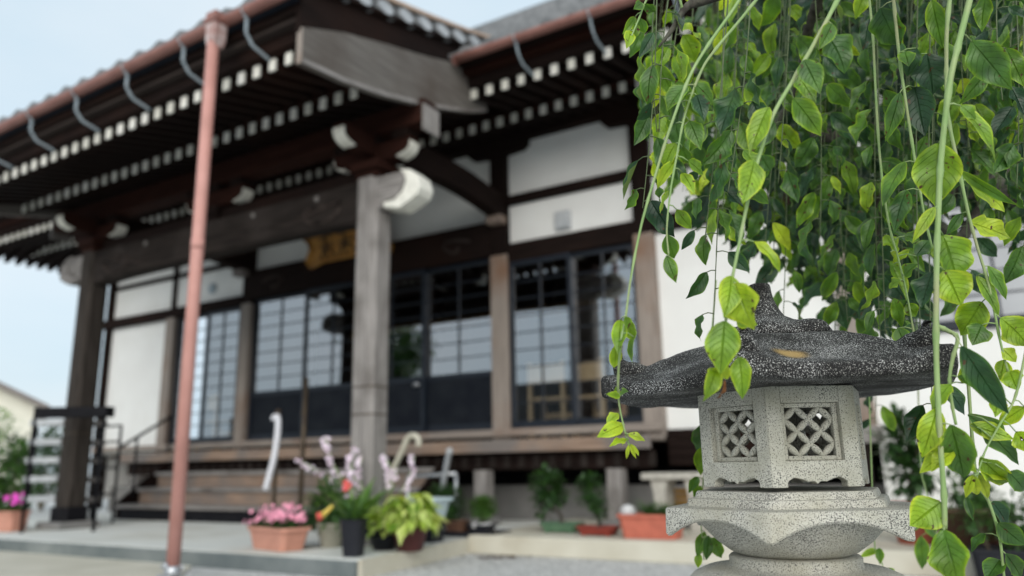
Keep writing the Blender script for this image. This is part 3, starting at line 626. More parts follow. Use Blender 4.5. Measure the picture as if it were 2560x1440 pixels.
# --- sill, veranda, under-floor
bx('door_sill', 'tanx', -12.36, -2.65, 7.34, 7.54, 1.04, 1.12, bevel=.004)
bx('veranda_floor', 'tanx', -10.9, -2.62, 6.96, 7.36, .94, .99, bevel=.004)
bx('veranda_edge', 'stepx', -10.9, -2.62, 6.92, 6.958, .86, .985, bevel=.004)
bx('floor_beam', 'darkx', -10.9, -2.66, 7.05, 7.15, .68, .86)
for k in range(46):
    x = -10.75 + k * .18; bx('joist_end', 'beamy', x - .035, x + .035, 7.035, 7.06, .70, .83)
for x in (-10.6, -8.9, -4.56, -3.02):
    bx('floor_post', 'greyz', x - .075, x + .075, 6.96, 7.11, .15, .68); bx('post_stone', 'founda', x - .13, x + .13, 6.9, 7.17, .10, .19, bevel=.02)
bx('foundation', 'founda', -12.4, -.05, 7.72, 7.9, .1, .50); bx('crawl_shade', 'black', -12.4, 2.4, 9.2, 9.25, .1, 1.0)  # the black sheet stands in for the shadow under the floor
mb = MB()
for k in range(4): mb.box(-2.63, -.94, 7.46 - .008 * (k % 2), 7.52, .70 + k * .088, .70 + k * .088 + .082)
part('siding', mb, M['darkx'])
bx('corner_block', 'greyz', -1.02, -.66, 7.2, 7.405, .86, 1.0); bx('floor_post', 'darkz', -.92, -.78, 7.22, 7.36, .15, .86)

# ================================================================ gutters and downpipe
def gutter(label, x0, x1, y, zfn, hooks, hook_to, r=.056):
    t = thing('rain_gutter', label, 'gutter', (0, 0, 0), 'gutters along the eaves')
    mb = MB(); n = 24; m = 9; vs = []
    for i in range(n + 1):
        x = lerp(x0, x1, i / n); z = zfn(x)
        for k in range(m): a = PI * k / (m - 1); vs.append((x, y - r * math.cos(a), z + r * .35 - r * math.sin(a)))
        for k in range(m): a = PI - PI * k / (m - 1); vs.append((x, y - (r - .006) * math.cos(a), z + r * .35 - (r - .006) * math.sin(a)))
    w = 2 * m
    mb.add(vs, [(i * w + k, i * w + (k + 1) % w, (i + 1) * w + (k + 1) % w, (i + 1) * w + k) for i in range(n) for k in range(w)] + [tuple(range(w)), tuple(range(n * w, n * w + w))], 0, True)
    for i in (0, n):
        x = lerp(x0, x1, i / n); mb.tube([(x - .004, y, zfn(x) - .01), (x + .004, y, zfn(x) - .01)], r * .95, 12)
    mb.build('trough', M['copper'], t)
    for hx in hooks:
        z = zfn(hx); mb = MB()
        q = [(hx, y, z + .035), (hx, y - r - .006, z + .02), (hx, y - r - .006, z - .01), (hx, y - .03, z - .045), (hx, y, z - .06)] + [(hx, y + a, z + b) for a, b in hook_to]
        for a, b in zip(q[3:], q[4:]): mb.bar(a, b, .022, .013, up=(1, 0, 0))
        mb.tube(q[:4], .006, 5); mb.build('gutter_hanger', M['hook'], t)
    return t
GZ0 = lambda x: pz(x, 4.185, 4.275)
gutter('long brown gutter sloping along the front porch eave', -9.85, -3.94, 3.56, GZ0, [-9.16, -8.38, -7.60, -6.82, -6.04, -5.26, -4.49], [(0, -.18), (.07, -.26), (.24, -.30)])
gutter('brown gutter on the main eave right of the curved porch gable', -3.93, 3.3, 5.62, lambda x: 4.665, [-3.22, -2.45, -1.68, -.9, -.1], [(0, -.09), (.05, -.17), (.12, -.215), (.32, -.235)])
dp = thing('downpipe', 'pink downpipe with a weathered pale head standing before the porch', 'downpipe', (-4.80, 3.50, 0))
def lo(mb, name, m, bevel=0):
    o = mb.build(name, M[m] if isinstance(m, str) else m, dp, bevel); o.matrix_local = Matrix.Translation((4.80, -3.50, 0)); return o
px_, py_ = -4.80, 3.50
lo(MB().tube([(px_, py_, .0), (px_, py_, 2.2), (px_, py_, 4.06)], .046, 20), 'pipe', 'pipe')
lo(MB().tube([(px_, py_, 2.35), (px_, py_, 2.43)], .0485, 20), 'joint', 'pipe')
mb = MB()
def frus(mb, z0, w0, z1, w1, m=0):
    v = [(px_ + sx * w, py_ + .02 + sy * w, z) for z, w in ((z0, w0), (z1, w1)) for sx, sy in ((-1, -1), (1, -1), (1, 1), (-1, 1))]
    mb.add(v, [(0, 1, 2, 3), (4, 5, 6, 7)] + [(i, (i + 1) % 4, 4 + (i + 1) % 4, 4 + i) for i in range(4)], m)
frus(mb, 4.03, .044, 4.09, .056); frus(mb, 4.09, .056, 4.235, .060)
lo(mb, 'collector_head', 'pipehead', .006)
mb = MB(); frus(mb, 4.235, .072, 4.275, .076); frus(mb, 4.276, .064, 4.33, .062); lo(mb, 'head_rim', 'copper', .006)
mb = MB(); mb.tube([(px_, py_, .04), (px_, py_, .11)], .056, 16); mb.tube([(px_ + .05, py_, .1), (px_ + .11, py_ - .01, .12), (px_ + .12, py_, .08)], .008, 6)
mb.tube([(px_ - .05, py_, .1), (px_ - .12, py_ - .01, .1)], .008, 6); mb.ball((px_, py_ - .055, .115), .022, 8, 6); mb.box(px_ - .07, px_ + .07, py_ - .07, py_ - .05, .0, .06); lo(mb, 'foot_clamp', 'steel')
# ================================================================ name board over the doors
sb = thing('name_board', 'gilt carved name board with dark brush characters above the doors', 'sign', (0, 0, 0))
x0, x1, z0, z1 = -7.60, -6.14, 3.46, 3.91
def tilt(x, z, d=0): return (x, 7.33 - (z - z0) * .28 - d, z)
ol = [(x0 + .05, z0 - .02), (x0 + .30, z0 + .03), (x1 - .30, z0 + .03), (x1 - .03, z0 - .03), (x1 + .02, z0 + .06), (x1 - .10, z0 + .2), (x1 - .07, z1 - .13), (x1 + .03, z1 - .02), (x1 - .25, z1 + .01), (x0 + .25, z1 + .01), (x0 - .08, z1 - .02), (x0 + .06, z1 - .13), (x0 + .09, z0 + .2), (x0 - .02, z0 + .06)]
MB().prism([tilt(*q) for q in ol], (0, .05, .014)).build('board', M['gold'], sb)
mb = MB(); fr = [tilt(*q, .012) for q in ol]; mb.tube(fr + [fr[0]], .03, 6); mb.build('carved_frame', M['gold'], sb)
rs = random.Random(3)
for k in range(3):
    cx_ = lerp(x0 + .38, x1 - .38, k / 2); mb = MB()
    for st in [((-.12, .10), (.12, .12)), ((0, .17), (-.02, -.16)), ((-.13, 0), (.13, .02)), ((-.02, 0), (-.14, -.15)), ((.02, -.02), (.14, -.14)), ((-.1, -.06), (.1, -.05))]:
        (a, b), (c, d) = st; e = rs.uniform(-.02, .02); zc = (z0 + z1) / 2
        mb.bar(tilt(cx_ + a, zc + b + e, .004), tilt(cx_ + c, zc + d + e, .004), .012, .035 if rs.random() > .4 else .024, up=(0, -1, 0))
    mb.build('character', M['ink'], sb)

# ================================================================ stairs
st = thing('wooden_stairs', 'wide wooden steps with worn grey treads up to the veranda', 'stairs', (0, 0, .12))
def so_(mb, n, m, b=0): o = mb.build(n, M[m], st, b); o.matrix_local = Matrix.Translation((0, 0, -.12)); return o
for k in range(4):
    y = 6.30 + k * .2625; zt = .12 + .2025 * (k + 1) - .01
    t = so_(MB().box(-9.92, -5.05, y, y + .31, zt - .05, zt), 'tread', 'greyx', .006)
    so_(MB().box(-9.88, -5.09, y + .035, y + .06, zt - .2025 if k else .12, zt - .051), 'riser', 'stepx' if k else 'black')
for x in (-9.97, -5.045):
    so_(MB().prism([(x, 6.33, .12), (x, 6.33, .34), (x, 7.0, .86), (x, 7.0, .12)], (.045, 0, 0)), 'stringer', 'darky')

# ================================================================ stone lantern
LC = atd(1960, 1130, 1.25)
LZ = CH + .006
tv = Vector((-LC.x, -LC.y, 0)).normalized()                 # from the lantern towards the camera
rv = Vector((-tv.y, tv.x, 0)); rv = rv if rv.dot(RIGHT) > 0 else -rv
A0 = math.radians(-8.5)
def ldir(a): return tv * math.cos(a) + rv * math.sin(a)
def lp(r, a, z): d = ldir(a); return Vector((LC.x, LC.y, LZ + z)) + d * r
lantern = thing('stone_lantern', 'speckled granite garden lantern with dark mossy roof and pierced windows', 'lantern', (LC.x, LC.y, 0))
def lpart(mb, name, m, bevel=0, parent=None, **k):
    o = mb.build(name, m, parent or lantern, bevel, **k)
    if parent is None: o.matrix_local = Matrix.Translation((-LC.x, -LC.y, 0))
    return o
M['granite'] = stone('granite', (0.56, 0.55, 0.49), (0.05, 0.05, 0.05), .452, 600, dirt=(.62, .60, .52), soft=.03, det=4)
M['granite2'] = stone('granite_window', (0.55, 0.545, 0.48), (0.04, 0.04, 0.04), .43, 600, dirt=(.52, .51, .43), soft=.03, det=4)
pp = atd(1978, 874, 1.085)
M['darkstone'] = stone('dark_stone', (0.015, 0.015, 0.0155), (0.60, 0.60, 0.585), .392, 560, dirt=(.5, .47, .40), soft=.055, det=3, patch=((pp.x, pp.y, pp.z), .024, (.40, .27, .10)))
H6 = PI / 3
def hexr(R, a):                      # radius of a hexagon with corners at A0 + k*60 deg
    f = ((a - A0) % H6) - H6 / 2; return R * math.cos(PI / 6) / math.cos(f)
def cornerness(a): f = abs(((a - A0) % H6) - H6 / 2) / (H6 / 2); return f       # 1 at a corner, 0 mid-face
def interp(tab, x):
    for (a, b), (c, d) in zip(tab, tab[1:]):
        if x <= c: 
            t = (x - a) / (c - a); t = t * t * (3 - 2 * t) * .35 + t * .65; return b + (d - b) * t
    return tab[-1][1]
# roof: hexagonal cap with a flat rim face, humped ridges and upturned corners
RR = .298
def tiltz(p): return p + Vector((0, 0, .024 * (p - Vector((LC.x, LC.y, p.z))).dot(rv)))
def roof_mesh():
    mb = MB(); n = 180
    mid = [(0, .186), (.40, .184), (.45, .180), (.55, .164), (.68, .146), (.80, .132), (.90, .123), (1.0, .117)]
    rdg = [(0, .186), (.40, .185), (.45, .183), (.55, .174), (.66, .163), (.76, .150), (.84, .143), (.92, .139), (1.0, .137)]
    ts = [0.02, .2, .34, .40, .43, .46, .50, .54, .58, .63, .68, .73, .78, .83, .87, .91, .94, .97, .99, 1.0]
    rad = lambda t, a: t * (hexr(RR, a) * t + (1 - t) * RR * .93)
    rows = []
    for t in ts:
        row = []
        for j in range(n):
            a = 2 * PI * j / n; c = cornerness(a); w = math.exp(-((1 - c) / .30) ** 2)
            z = lerp(interp(mid, t), interp(rdg, t), w) + .0035 * noise.noise(Vector((t * 7, math.cos(a) * 4, math.sin(a) * 4))) * min(1, t * 2)
            row.append(lp(rad(t, a), a, z - (.0022 if t == 1.0 else 0)))
        rows.append(row)
    def und(rr_, z0, dz):
        row = []
        for j in range(n):
            a = 2 * PI * j / n; c = cornerness(a); w = math.exp(-((1 - c) / .30) ** 2)
            row.append(lp(hexr(RR, a) * rr_ if rr_ > .95 else rad(rr_, a), a, z0 + dz * w + .0018 * noise.noise(Vector((rr_ * 9, math.cos(a) * 6, math.sin(a) * 6 + 4)))))
        return row
    rows += [und(1.006, .1125, .0195), und(1.007, .1025, .009), und(1.003, .0985, .0065), und(.99, .0968, .006), und(.93, .0965, .005), und(.8, .098, .002), und(.6, .1, 0), und(.02, .1, 0)]
    k = len(rows); mb.add([tiltz(p) for r in rows for p in r], [(i * n + j, i * n + (j + 1) % n, (i + 1) * n + (j + 1) % n, (i + 1) * n + j) for i in range(k - 1) for j in range(n)] + [tuple(range(n)), tuple(range((k - 1) * n, k * n))], 0, True)
    for q in range(6):                # curled horn over each corner
        a = A0 + q * H6
        path = [(.70, .146), (.76, .143), (.81, .143), (.85, .147), (.88, .155), (.893, .165), (.887, .173), (.878, .176)]
        mb.tube([tiltz(lp(RR * t, a, z - .003)) for t, z in path], [.006, .0165, .021, .020, .0165, .0115, .007, .003], 12)
    return mb
ro = lpart(roof_mesh(), 'roof', M['darkstone'])
rs_ = ro.modifiers.new('es', 'EDGE_SPLIT'); rs_.split_angle = math.radians(50)
def melt(o, vox, amp=.0016, sc=60, sm=4):
    r = o.modifiers.new('remesh', 'REMESH'); r.mode = 'VOXEL'; r.voxel_size = vox; r.use_smooth_shade = True
    s = o.modifiers.new('smooth', 'SMOOTH'); s.iterations = sm; s.factor = .5
    if amp:
        t = bpy.data.textures.new('cast', 'CLOUDS'); t.noise_scale = 1 / sc; t.noise_depth = 2
        d = o.modifiers.new('displace', 'DISPLACE'); d.texture = t; d.strength = amp * 2; d.texture_coords = 'GLOBAL'
# finial: lobed skirt, neck and knob
def finial():
    mb = MB(); n = 96
    prof = [(.001, .189), (.088, .190), (.092, .194), (.090, .206), (.080, .213), (.060, .217), (.045, .223), (.033, .232), (.026, .245), (.021, .260), (.0185, .274), (.0185, .287), (.0175, .291), (.012, .293), (.0008, .2935)]
    rings = []
    for r, z in prof:
        row = []
        for j in range(n):
            a = 2 * PI * j / n; f = min(1, r / .09)
            lob = 1 + .045 * math.cos(6 * (a - A0)) * f ** 2
            lean = Vector(rv) * (-.018 * min(1, max(0, (z - .200) / .03)) - .004 * max(0, (z - .23) / .05))
            row.append(lp(r * lob, a, z + .004 * math.cos(6 * (a - A0)) * f ** 3 * (1 if z < .215 and z > .193 else 0)) + lean + rv * .008 - Vector((0, 0, .004)))
        rings.append(row)
    k = len(rings)
    return mb.add([tiltz(p) for r in rings for p in r], [(i * n + j, i * n + (j + 1) % n, (i + 1) * n + (j + 1) % n, (i + 1) * n + j) for i in range(k - 1) for j in range(n)] + [tuple(range(n)), tuple(range((k - 1) * n, k * n))], 0, True)
fo = lpart(finial(), 'finial', M['darkstone']); melt(fo, .0026, .0010, 60, 1)
# fire box: six walls with a sunk window and an interlaced lattice
FR = .1375; Z0, Z1 = -.050, .1005
fb = MB(); windows = []
for q in range(6):
    a0, a1 = A0 + q * H6, A0 + (q + 1) * H6
    P0, P1 = lp(FR, a0, 0), lp(FR, a1, 0); u = (P1 - P0); Wd = u.length; u.normalize(); nrm = ldir((a0 + a1) / 2)
    O = Vector((P0.x, P0.y, LZ))
    def W(x, z, d=0, O=O, u=u, nrm=nrm): return O + u * x + Vector((0, 0, z)) - nrm * d
    th = .022
    def slab(poly, d0, d1): fb.prism([W(x, z, d0) for x, z in poly], -nrm * (d1 - d0))
    e = th * math.tan(PI / 6); wx0, wx1, wz0, wz1 = .024, Wd - .024, -.011, .075
    # stiles (mitred), top rail, bottom rail with the scalloped foot
    for s in (0, 1):
        xs_ = [(0, e), (wx0, wx0)] if not s else [(wx1, wx1), (Wd, Wd - e)]
        (f0, b0), (f1, b1) = xs_
        v = [W(f0, Z0 + .0, 0), W(f1, Z0 + .0, 0), W(f1, Z1, 0), W(f0, Z1, 0), W(b0, Z0, th), W(b1, Z0, th), W(b1, Z1, th), W(b0, Z1, th)]
        fb.add(v, [(0, 1, 2, 3), (4, 5, 6, 7), (0, 1, 5, 4), (1, 2, 6, 5), (2, 3, 7, 6), (3, 0, 4, 7)])
    slab([(wx0, wz1), (wx1, wz1), (wx1, Z1), (wx0, Z1)], 0, th)
    m_ = Wd / 2; ft = [(wx0 - .004, wz0), (wx0 - .004, Z0 + .002), (wx0 + .002, Z0 + .010), (wx0 + .010, Z0 + .0145), (wx0 + .022, Z0 + .012), (m_ - .014, Z0 + .008), (m_ - .005, Z0 + .009), (m_, Z0 + .0045)]
    ft = ft + [(Wd - x, z) for x, z in reversed(ft[:-1])]
    slab(ft, 0, th)
    # sunk inner frame
    for (xa, xb, za, zb) in ((wx0, wx0 + .008, wz0, wz1), (wx1 - .008, wx1, wz0, wz1), (wx0 + .008, wx1 - .008, wz0, wz0 + .007), (wx0 + .008, wx1 - .008, wz1 - .007, wz1)):
        slab([(xa, za), (xb, za), (xb, zb), (xa, zb)], .009, th - .001)
    windows.append((u, nrm, W, wx0 + .008, wx1 - .008, wz0 + .007, wz1 - .007))
fbo = lpart(fb, 'firebox', M['granite2'], .0016)
for u, nrm, W, xa, xb, za, zb in windows:
    mb = MB(); w_, h_ = xb - xa, zb - za; rx, rz = w_ / 4, h_ / 4
    # nodes on the odd points of a 4 x 4 lattice; each petal joins two diagonal nodes
    for i in range(-1, 5):
        for j in range(-1, 5):
            if (i + j) % 2 == 0: continue
            for (di, dj) in ((1, 1), (1, -1)):
                i2, j2 = i + di, j + dj
                if min(i, i2) < 0 or max(i, i2) > 4 or min(j, j2) < 0 or max(j, j2) > 4: continue
                p, q = W(xa + i * rx, za + j * rz, .0155), W(xa + i2 * rx, za + j2 * rz, .0155)
                dv = (q - p); L = dv.length; dv.normalize(); sd = dv.cross(nrm).normalized(); vs = []; NS, NC = 8, 8
                for s in range(NS + 1):
                    t = s / NS; wv = .0054 * math.sin(PI * (.12 + .76 * t)); c = p + dv * (L * (-.03 + 1.06 * t))
                    for k in range(NC): b = 2 * PI * k / NC; vs.append(c + sd * wv * 1.05 * math.cos(b) + nrm * wv * 1.15 * math.sin(b))
                mb.add(vs, [(s * NC + k, s * NC + (k + 1) % NC, (s + 1) * NC + (k + 1) % NC, (s + 1) * NC + k) for s in range(NS) for k in range(NC)], 0, True)
    mb.build('window_lattice', M['granite2'], fbo)
# middle stage: stepped hexagon with hanging scalloped skirt, on a round bowl
def stage():
    mb = MB(); n = 144
    def ring(R, zf, round_=0):
        return [lp(R * (1 - round_) / 1 * 1 + 0 if False else lerp(hexr(R, 2 * PI * j / n), R * .93, round_), 2 * PI * j / n, zf(cornerness(2 * PI * j / n)) if callable(zf) else zf) for j in range(n)]
    sk = lambda c: -.097 - .029 * c ** 2.4
    rows = [ring(.002, -.056), ring(.150, -.056), ring(.1525, -.0585), ring(.155, -.0665), ring(.1645, -.0672), ring(.1665, -.0695), ring(.169, -.0785), ring(.1765, -.0792), ring(.2015, -.0805), ring(.2045, -.0835), ring(.2055, lambda c: lerp(-.085, sk(c), .5)), ring(.206, lambda c: sk(c) + .003), ring(.2035, sk), ring(.198, sk), ring(.19, lambda c: sk(c) + .010), ring(.172, -.098, .3), ring(.152, -.1105, 1), ring(.128, -.134, 1), ring(.105, -.150, 1), ring(.09, -.1555, 1), ring(.002, -.156, 1)]
    k = len(rows)
    return mb.add([p for r in rows for p in r], [(i * n + j, i * n + (j + 1) % n, (i + 1) * n + (j + 1) % n, (i + 1) * n + j) for i in range(k - 1) for j in range(n)] + [tuple(range(n)), tuple(range((k - 1) * n, k * n))], 0, True)
so2 = lpart(stage(), 'middle_stage', M['granite'])
es = so2.modifiers.new('es', 'EDGE_SPLIT'); es.split_angle = math.radians(28)
mb = MB(); mb.lathe([(.002, -.154), (.098, -.157), (.101, -.160), (.1005, -.169), (.104, -.1735), (.118, -.1745), (.140, -.178), (.158, -.186), (.170, -.198), (.175, -.214), (.170, -.232), (.150, -.246), (.138, -.252), (.134, -.30), (.134, -.62)], (LC.x, LC.y, LZ), 96)
lpart(mb, 'shaft', M['granite'])
mb = MB(); n = 72; rows = [[lp(r if k in (0,) else hexr(r, 2 * PI * j / n), 2 * PI * j / n, z) for j in range(n)] for k, (r, z) in enumerate([(.135, -.61), (.19, -.63), (.23, -.66), (.24, -.68), (.24, -.752)])]
mb.add([p for r in rows for p in r], [(i * n + j, i * n + (j + 1) % n, (i + 1) * n + (j + 1) % n, (i + 1) * n + j) for i in range(4) for j in range(n)] + [tuple(range(n))], 0, True); lpart(mb, 'base', M['granite'])

# ================================================================ weeping tree
tree = thing('weeping_tree', 'weeping tree with long green hanging shoots drooping around the stone lantern', 'tree', (.62, 2.25, 0))
TI = Matrix.Translation((-.62, -2.25, 0))
def tpart(mb, name, m, parent=None, **k):
    o = mb.build(name, m, parent or tree, fix=False, **k)
    if parent is None: o.matrix_local = TI
    return o
def blade(mb, base, d, n, L, Wd, tint, droop=.6, fold=.35, twist=0.0, wav=.0, stalk=.22, m=1, stem_from=None, sharp=1.0, rs=random):
    """one leaf: a curved, folded ovate blade on a thin stalk"""
    base = Vector(base); d = Vector(d).normalized(); n = Vector(n); n = (n - d * n.dot(d))
    if n.length < 1e-3: n = d.orthogonal()
    n.normalize(); s = d.cross(n)
    if stem_from is not None:
        a = Vector(stem_from); mid = (a + base) / 2 + Vector((0, 0, .12 * (base - a).length))
        mb.tube([a, mid, base], [.0011, .0009, .0008], 5, 0, tint=.8)
    NU, NV = (13, 8) if L > .05 else (9, 6); vs = []; uv = []; p = base.copy(); st = L / NU; ph = rs.uniform(0, 6)
    dc, nc = d.copy(), n.copy()
    for i in range(NU + 1):
        u = i / NU
        w = Wd * .5 * (math.sin(PI * min(1, (u + .01) ** .84)) ** .92) * (1 - .2 * u ** 3)
        if i == NU: w = Wd * .004
        if i == 0: w = Wd * .05
        sc = dc.cross(nc); tw = twist * u; sx = sc * math.cos(tw) + nc * math.sin(tw); nx = nc * math.cos(tw) - sc * math.sin(tw)
        for j in range(NV + 1):
            v = 2 * j / NV - 1
            rip = wav * w * math.sin(u * 13 + ph + (2 if v > 0 else 0)) * abs(v) ** 1.5
            qlt = .085 * w * math.cos((u * 8 - 2.3 * abs(v) ** 1.35) * 2 * PI) * (abs(v) * (1 - abs(v)) * 3)
            vs.append(p + sx * (w * v * math.cos(fold * abs(v))) + nx * (w * abs(v) * math.sin(fold) * .8 + rip + qlt))
            uv.append((v, u))
        ang = droop / NU * (0.6 + .8 * u)
        d2 = dc * math.cos(ang) - nc * math.sin(ang); nc = nc * math.cos(ang) + dc * math.sin(ang); dc = d2
        p = p + dc * st
    w1 = NV + 1
    mb.add(vs, [(i * w1 + j, i * w1 + j + 1, (i + 1) * w1 + j + 1, (i + 1) * w1 + j) for i in range(NU) for j in range(NV)], m, True, uv, tint)
    return p
def spline(P, n):
    out = []; P = [P[0] * 2 - P[1]] + P + [P[-1] * 2 - P[-2]]
    for i in range(1, len(P) - 2):
        for k in range(n):
            t = k / n; a, b, c, e = P[i - 1], P[i], P[i + 1], P[i + 2]
            out.append(.5 * ((2 * b) + (c - a) * t + (2 * a - 5 * b + 4 * c - e) * t * t + (3 * b - a - 3 * c + e) * t ** 3))
    out.append(P[-2]); return out
# trunk and gnarled limbs (the trunk stands just outside the frame on the right)
LIMB = []
def limb(pts, r, name):
    P = spline([Vector(p) for p in pts], 5); k = len(P); q = []
    for i, p in enumerate(P): q.append(p + Vector((noise.noise(p * 14), noise.noise(p * 14 + Vector((5, 1, 2))), noise.noise(p * 14 + Vector((2, 7, 1))))) * .014)
    LIMB.extend(q)
    rr = [lerp(r[0], r[1], (i / (k - 1)) ** .6) * (1 + .35 * noise.noise(q[i] * 30)) for i in range(k)]
    return tpart(MB().tube(q, rr, 12), name, M['bark'])
TB_ = Vector((.62, 2.25, 0))
limb([TB_ + Vector((0, 0, -.02)), TB_ + Vector((.03, 0, .5)), TB_ + Vector((-.04, -.03, 1.0)), TB_ + Vector((.02, 0, 1.5)), TB_ + Vector((-.03, -.05, 1.95))], (.085, .055), 'trunk')
top = TB_ + Vector((-.03, -.05, 1.9))
limb([TB_ + Vector((0, 0, 1.35)), atd(2640, 520, 1.9), atd(2520, 455, 1.85), atd(2410, 470, 1.8), atd(2330, 515, 1.8)], (.045, .022), 'limb')
limb([atd(2520, 455, 1.86), atd(2450, 530, 1.8), atd(2410, 595, 1.75), atd(2360, 560, 1.75)], (.026, .010), 'limb')
limb([TB_ + Vector((0, 0, 1.5)), atd(2500, 380, 2.0), atd(2300, 330, 1.95), atd(2150, 330, 1.9), atd(2040, 345, 1.85)], (.045, .016), 'limb')
limb([top, atd(2500, -80, 1.9), atd(2300, -130, 1.7), atd(2080, -100, 1.5), atd(1900, -70, 1.32), atd(1790, -10, 1.27), atd(1700, 40, 1.24), atd(1650, 110, 1.22)], (.05, .002), 'limb')
limb([top, atd(2560, -160, 1.6), atd(2450, -170, 1.2), atd(2200, -150, 1.08), atd(1950, -120, 1.06)], (.04, .012), 'limb')
limb([atd(2080, -100, 1.5), atd(2030, 60, 1.6), atd(1990, 220, 1.7), atd(1930, 330, 1.75)], (.018, .006), 'limb')
limb([atd(2300, 330, 1.95), atd(2230, 400, 1.9), atd(2190, 520, 1.9), atd(2200, 640, 1.9)], (.014, .005), 'limb')
def rooted(pts):
    p = pts[0]; l = min(LIMB, key=lambda q: (q - p).length)
    return [l, (l + p) / 2 + Vector((0, 0, .04 + .12 * (l - p).length))] + pts
def shoot_mesh(pts, r0, r1):
    mb = MB(); k = len(pts); rr = []
    for i in range(k):
        t = i / (k - 1); rr.append(lerp(r0, r1, t) * (1.30 if i % 7 == 3 else 1))
    mb.tube(pts, rr, 8); return mb
def hero(px, r0, r1, leaves, d_end=None):
    """a shoot traced as pixel + depth points, with its own list of leaves"""
    pts = [atd(x, y, d) for x, y, d in px]
    if px[0][1] < 0: pts = rooted(pts)
    pts = spline(pts, 6)
    st = tpart(shoot_mesh(pts, r0, r1), 'hanging_branch', M['stem'])
    mb = MB()
    for lf in leaves:
        (bx_, by_), (tx, ty), wpx, tint = lf[:4]; o = lf[4] if len(lf) > 4 else {}
        # depth from the nearest shoot point
        best = min(px, key=lambda q: (q[0] - bx_) ** 2 + (q[1] - by_) ** 2)[2]
        dd = best + o.get('dd', rng.uniform(-.012, .02)); sl = o.get('sl', rng.uniform(-.03, .03))
        B = atd(bx_, by_, dd); T = atd(tx, ty, dd + sl); dv = T - B; L = dv.length
        tow = (CAM - B).normalized(); side = dv.normalized().cross(tow)
        n_ = tow * math.cos(o.get('roll', rng.uniform(-.5, .5))) + side * math.sin(o.get('roll', 0) if 'roll' in o else rng.uniform(-.6, .6)) + Vector((0, 0, .35))
        near = min(pts, key=lambda q: (q - B).length)
        bend = o.get('bend', rng.uniform(.15, .75)); Lr = L * (1 + bend * bend / 22)
        # start raised so that the drooping tip still lands on its point
        d0 = dv.normalized() + n_.normalized() * math.tan(bend * .42)
        blade(mb, B, d0, n_, Lr * 1.02, wpx * dd / F0 * 1.12, tint + rng.uniform(-.04, .04), bend, o.get('fold', rng.uniform(.15, .5)), o.get('tw', rng.uniform(-.35, .35)), rng.uniform(.08, .32), stem_from=near if o.get('stalk', 1) else None, rs=rng)
    if leaves: mb.build('foliage', [M['stem'], M['leaf']], st, tint=True, fix=False)
    return st
rng = random.Random(11)
hero([(2130, -90, 1.02), (2078, 30, .99), (1995, 180, .97), (1932, 290, .95), (1890, 420, .93), (1866, 520, .92), (1842, 640, .905), (1826, 720, .90), (1814, 806, .895), (1806, 880, .89)], .0033, .0014, [
    ((1984, 246), (2052, 338), 58, .66), ((1921, 268), (1875, 386), 58, .82, dict(bend=.3)), ((1886, 402), (1858, 506), 64, .78), ((1902, 388), (1926, 428), 50, .5),
    ((1885, 604), (1950, 682), 30, .9, dict(bend=1.2)), ((1838, 708), (1884, 822), 96, .90, dict(bend=.4, roll=.5)), ((1828, 690), (1812, 792), 58, .80, dict(roll=-.5)), ((1842, 800), (1892, 812), 40, .84),
    ((1812, 803), (1801, 934), 80, .68, dict(bend=.5, roll=0, fold=.2, dd=-.01)), ((1790, 921), (1762, 998), 46, .74, dict(bend=1.5, tw=.7)), ((1848, 893), (1856, 996), 50, .66, dict(bend=1.1, tw=-.6)), ((1806, 905), (1798, 952), 50, .8),
    ((2065, 85), (2112, 182), 78, .48), ((2080, 60), (2050, 120), 40, .6), ((2010, 150), (2050, 232), 56, .52), ((2040, 120), (2012, 176), 36, .6)])
hero([(1900, -110, 1.06), (1848, 0, 1.04), (1772, 110, 1.02), (1722, 196, 1.0), (1672, 330, .98), (1638, 440, .97), (1604, 560, .96), (1578, 690, .95), (1564, 792, .945), (1552, 850, .94)], .0026, .0012, [
    ((1552, 800), (1545, 884), 40, .78, dict(bend=.3)), ((1570, 796), (1583, 852), 34, .72), ((1584, 842), (1578, 908), 26, .62, dict(roll=.7)), ((1540, 862), (1536, 924), 32, .84), ((1562, 792), (1572, 822), 26, .7)])
hero([(1930, -60, 1.10), (1868, 28, 1.08), (1790, 122, 1.06), (1752, 180, 1.05), (1712, 290, 1.04), (1692, 390, 1.03), (1676, 480, 1.02), (1667, 575, 1.015), (1672, 640, 1.01)], .0026, .0010, [
    ((1735, 208), (1782, 262), 46, .55), ((1716, 214), (1668, 276), 58, .58), ((1702, 255), (1690, 334), 44, .36), ((1718, 238), (1752, 292), 30, .66), ((1690, 308), (1702, 374), 52, .48), ((1742, 238), (1760, 300), 46, .32),
    ((1724, 302), (1752, 372), 44, .58), ((1690, 358), (1662, 420), 46, .82), ((1690, 398), (1644, 470), 32, .86), ((1706, 368), (1722, 410), 34, .5), ((1720, 402), (1760, 436), 38, .6), ((1706, 432), (1736, 482), 30, .72), ((1672, 475), (1650, 534), 24, .82, dict(roll=.8)), ((1692, 524), (1728, 572), 34, .7), ((1667, 586), (1686, 648), 42, .5, dict(bend=.2)), ((1666, 640), (1690, 706), 32, .62)])
hero([(1650, -60, 1.2), (1616, 0, 1.19), (1598, 45, 1.18), (1578, 92, 1.17), (1568, 112, 1.17)], .0022, .0010, [
    ((1588, 42), (1558, 84), 24, .66), ((1600, 45), (1612, 84), 30, .62), ((1576, 76), (1568, 118), 28, .9), ((1588, 60), (1588, 96), 22, .7), ((1610, 10), (1640, 30), 26, .45), ((1606, 8), (1585, 22), 24, .5)])
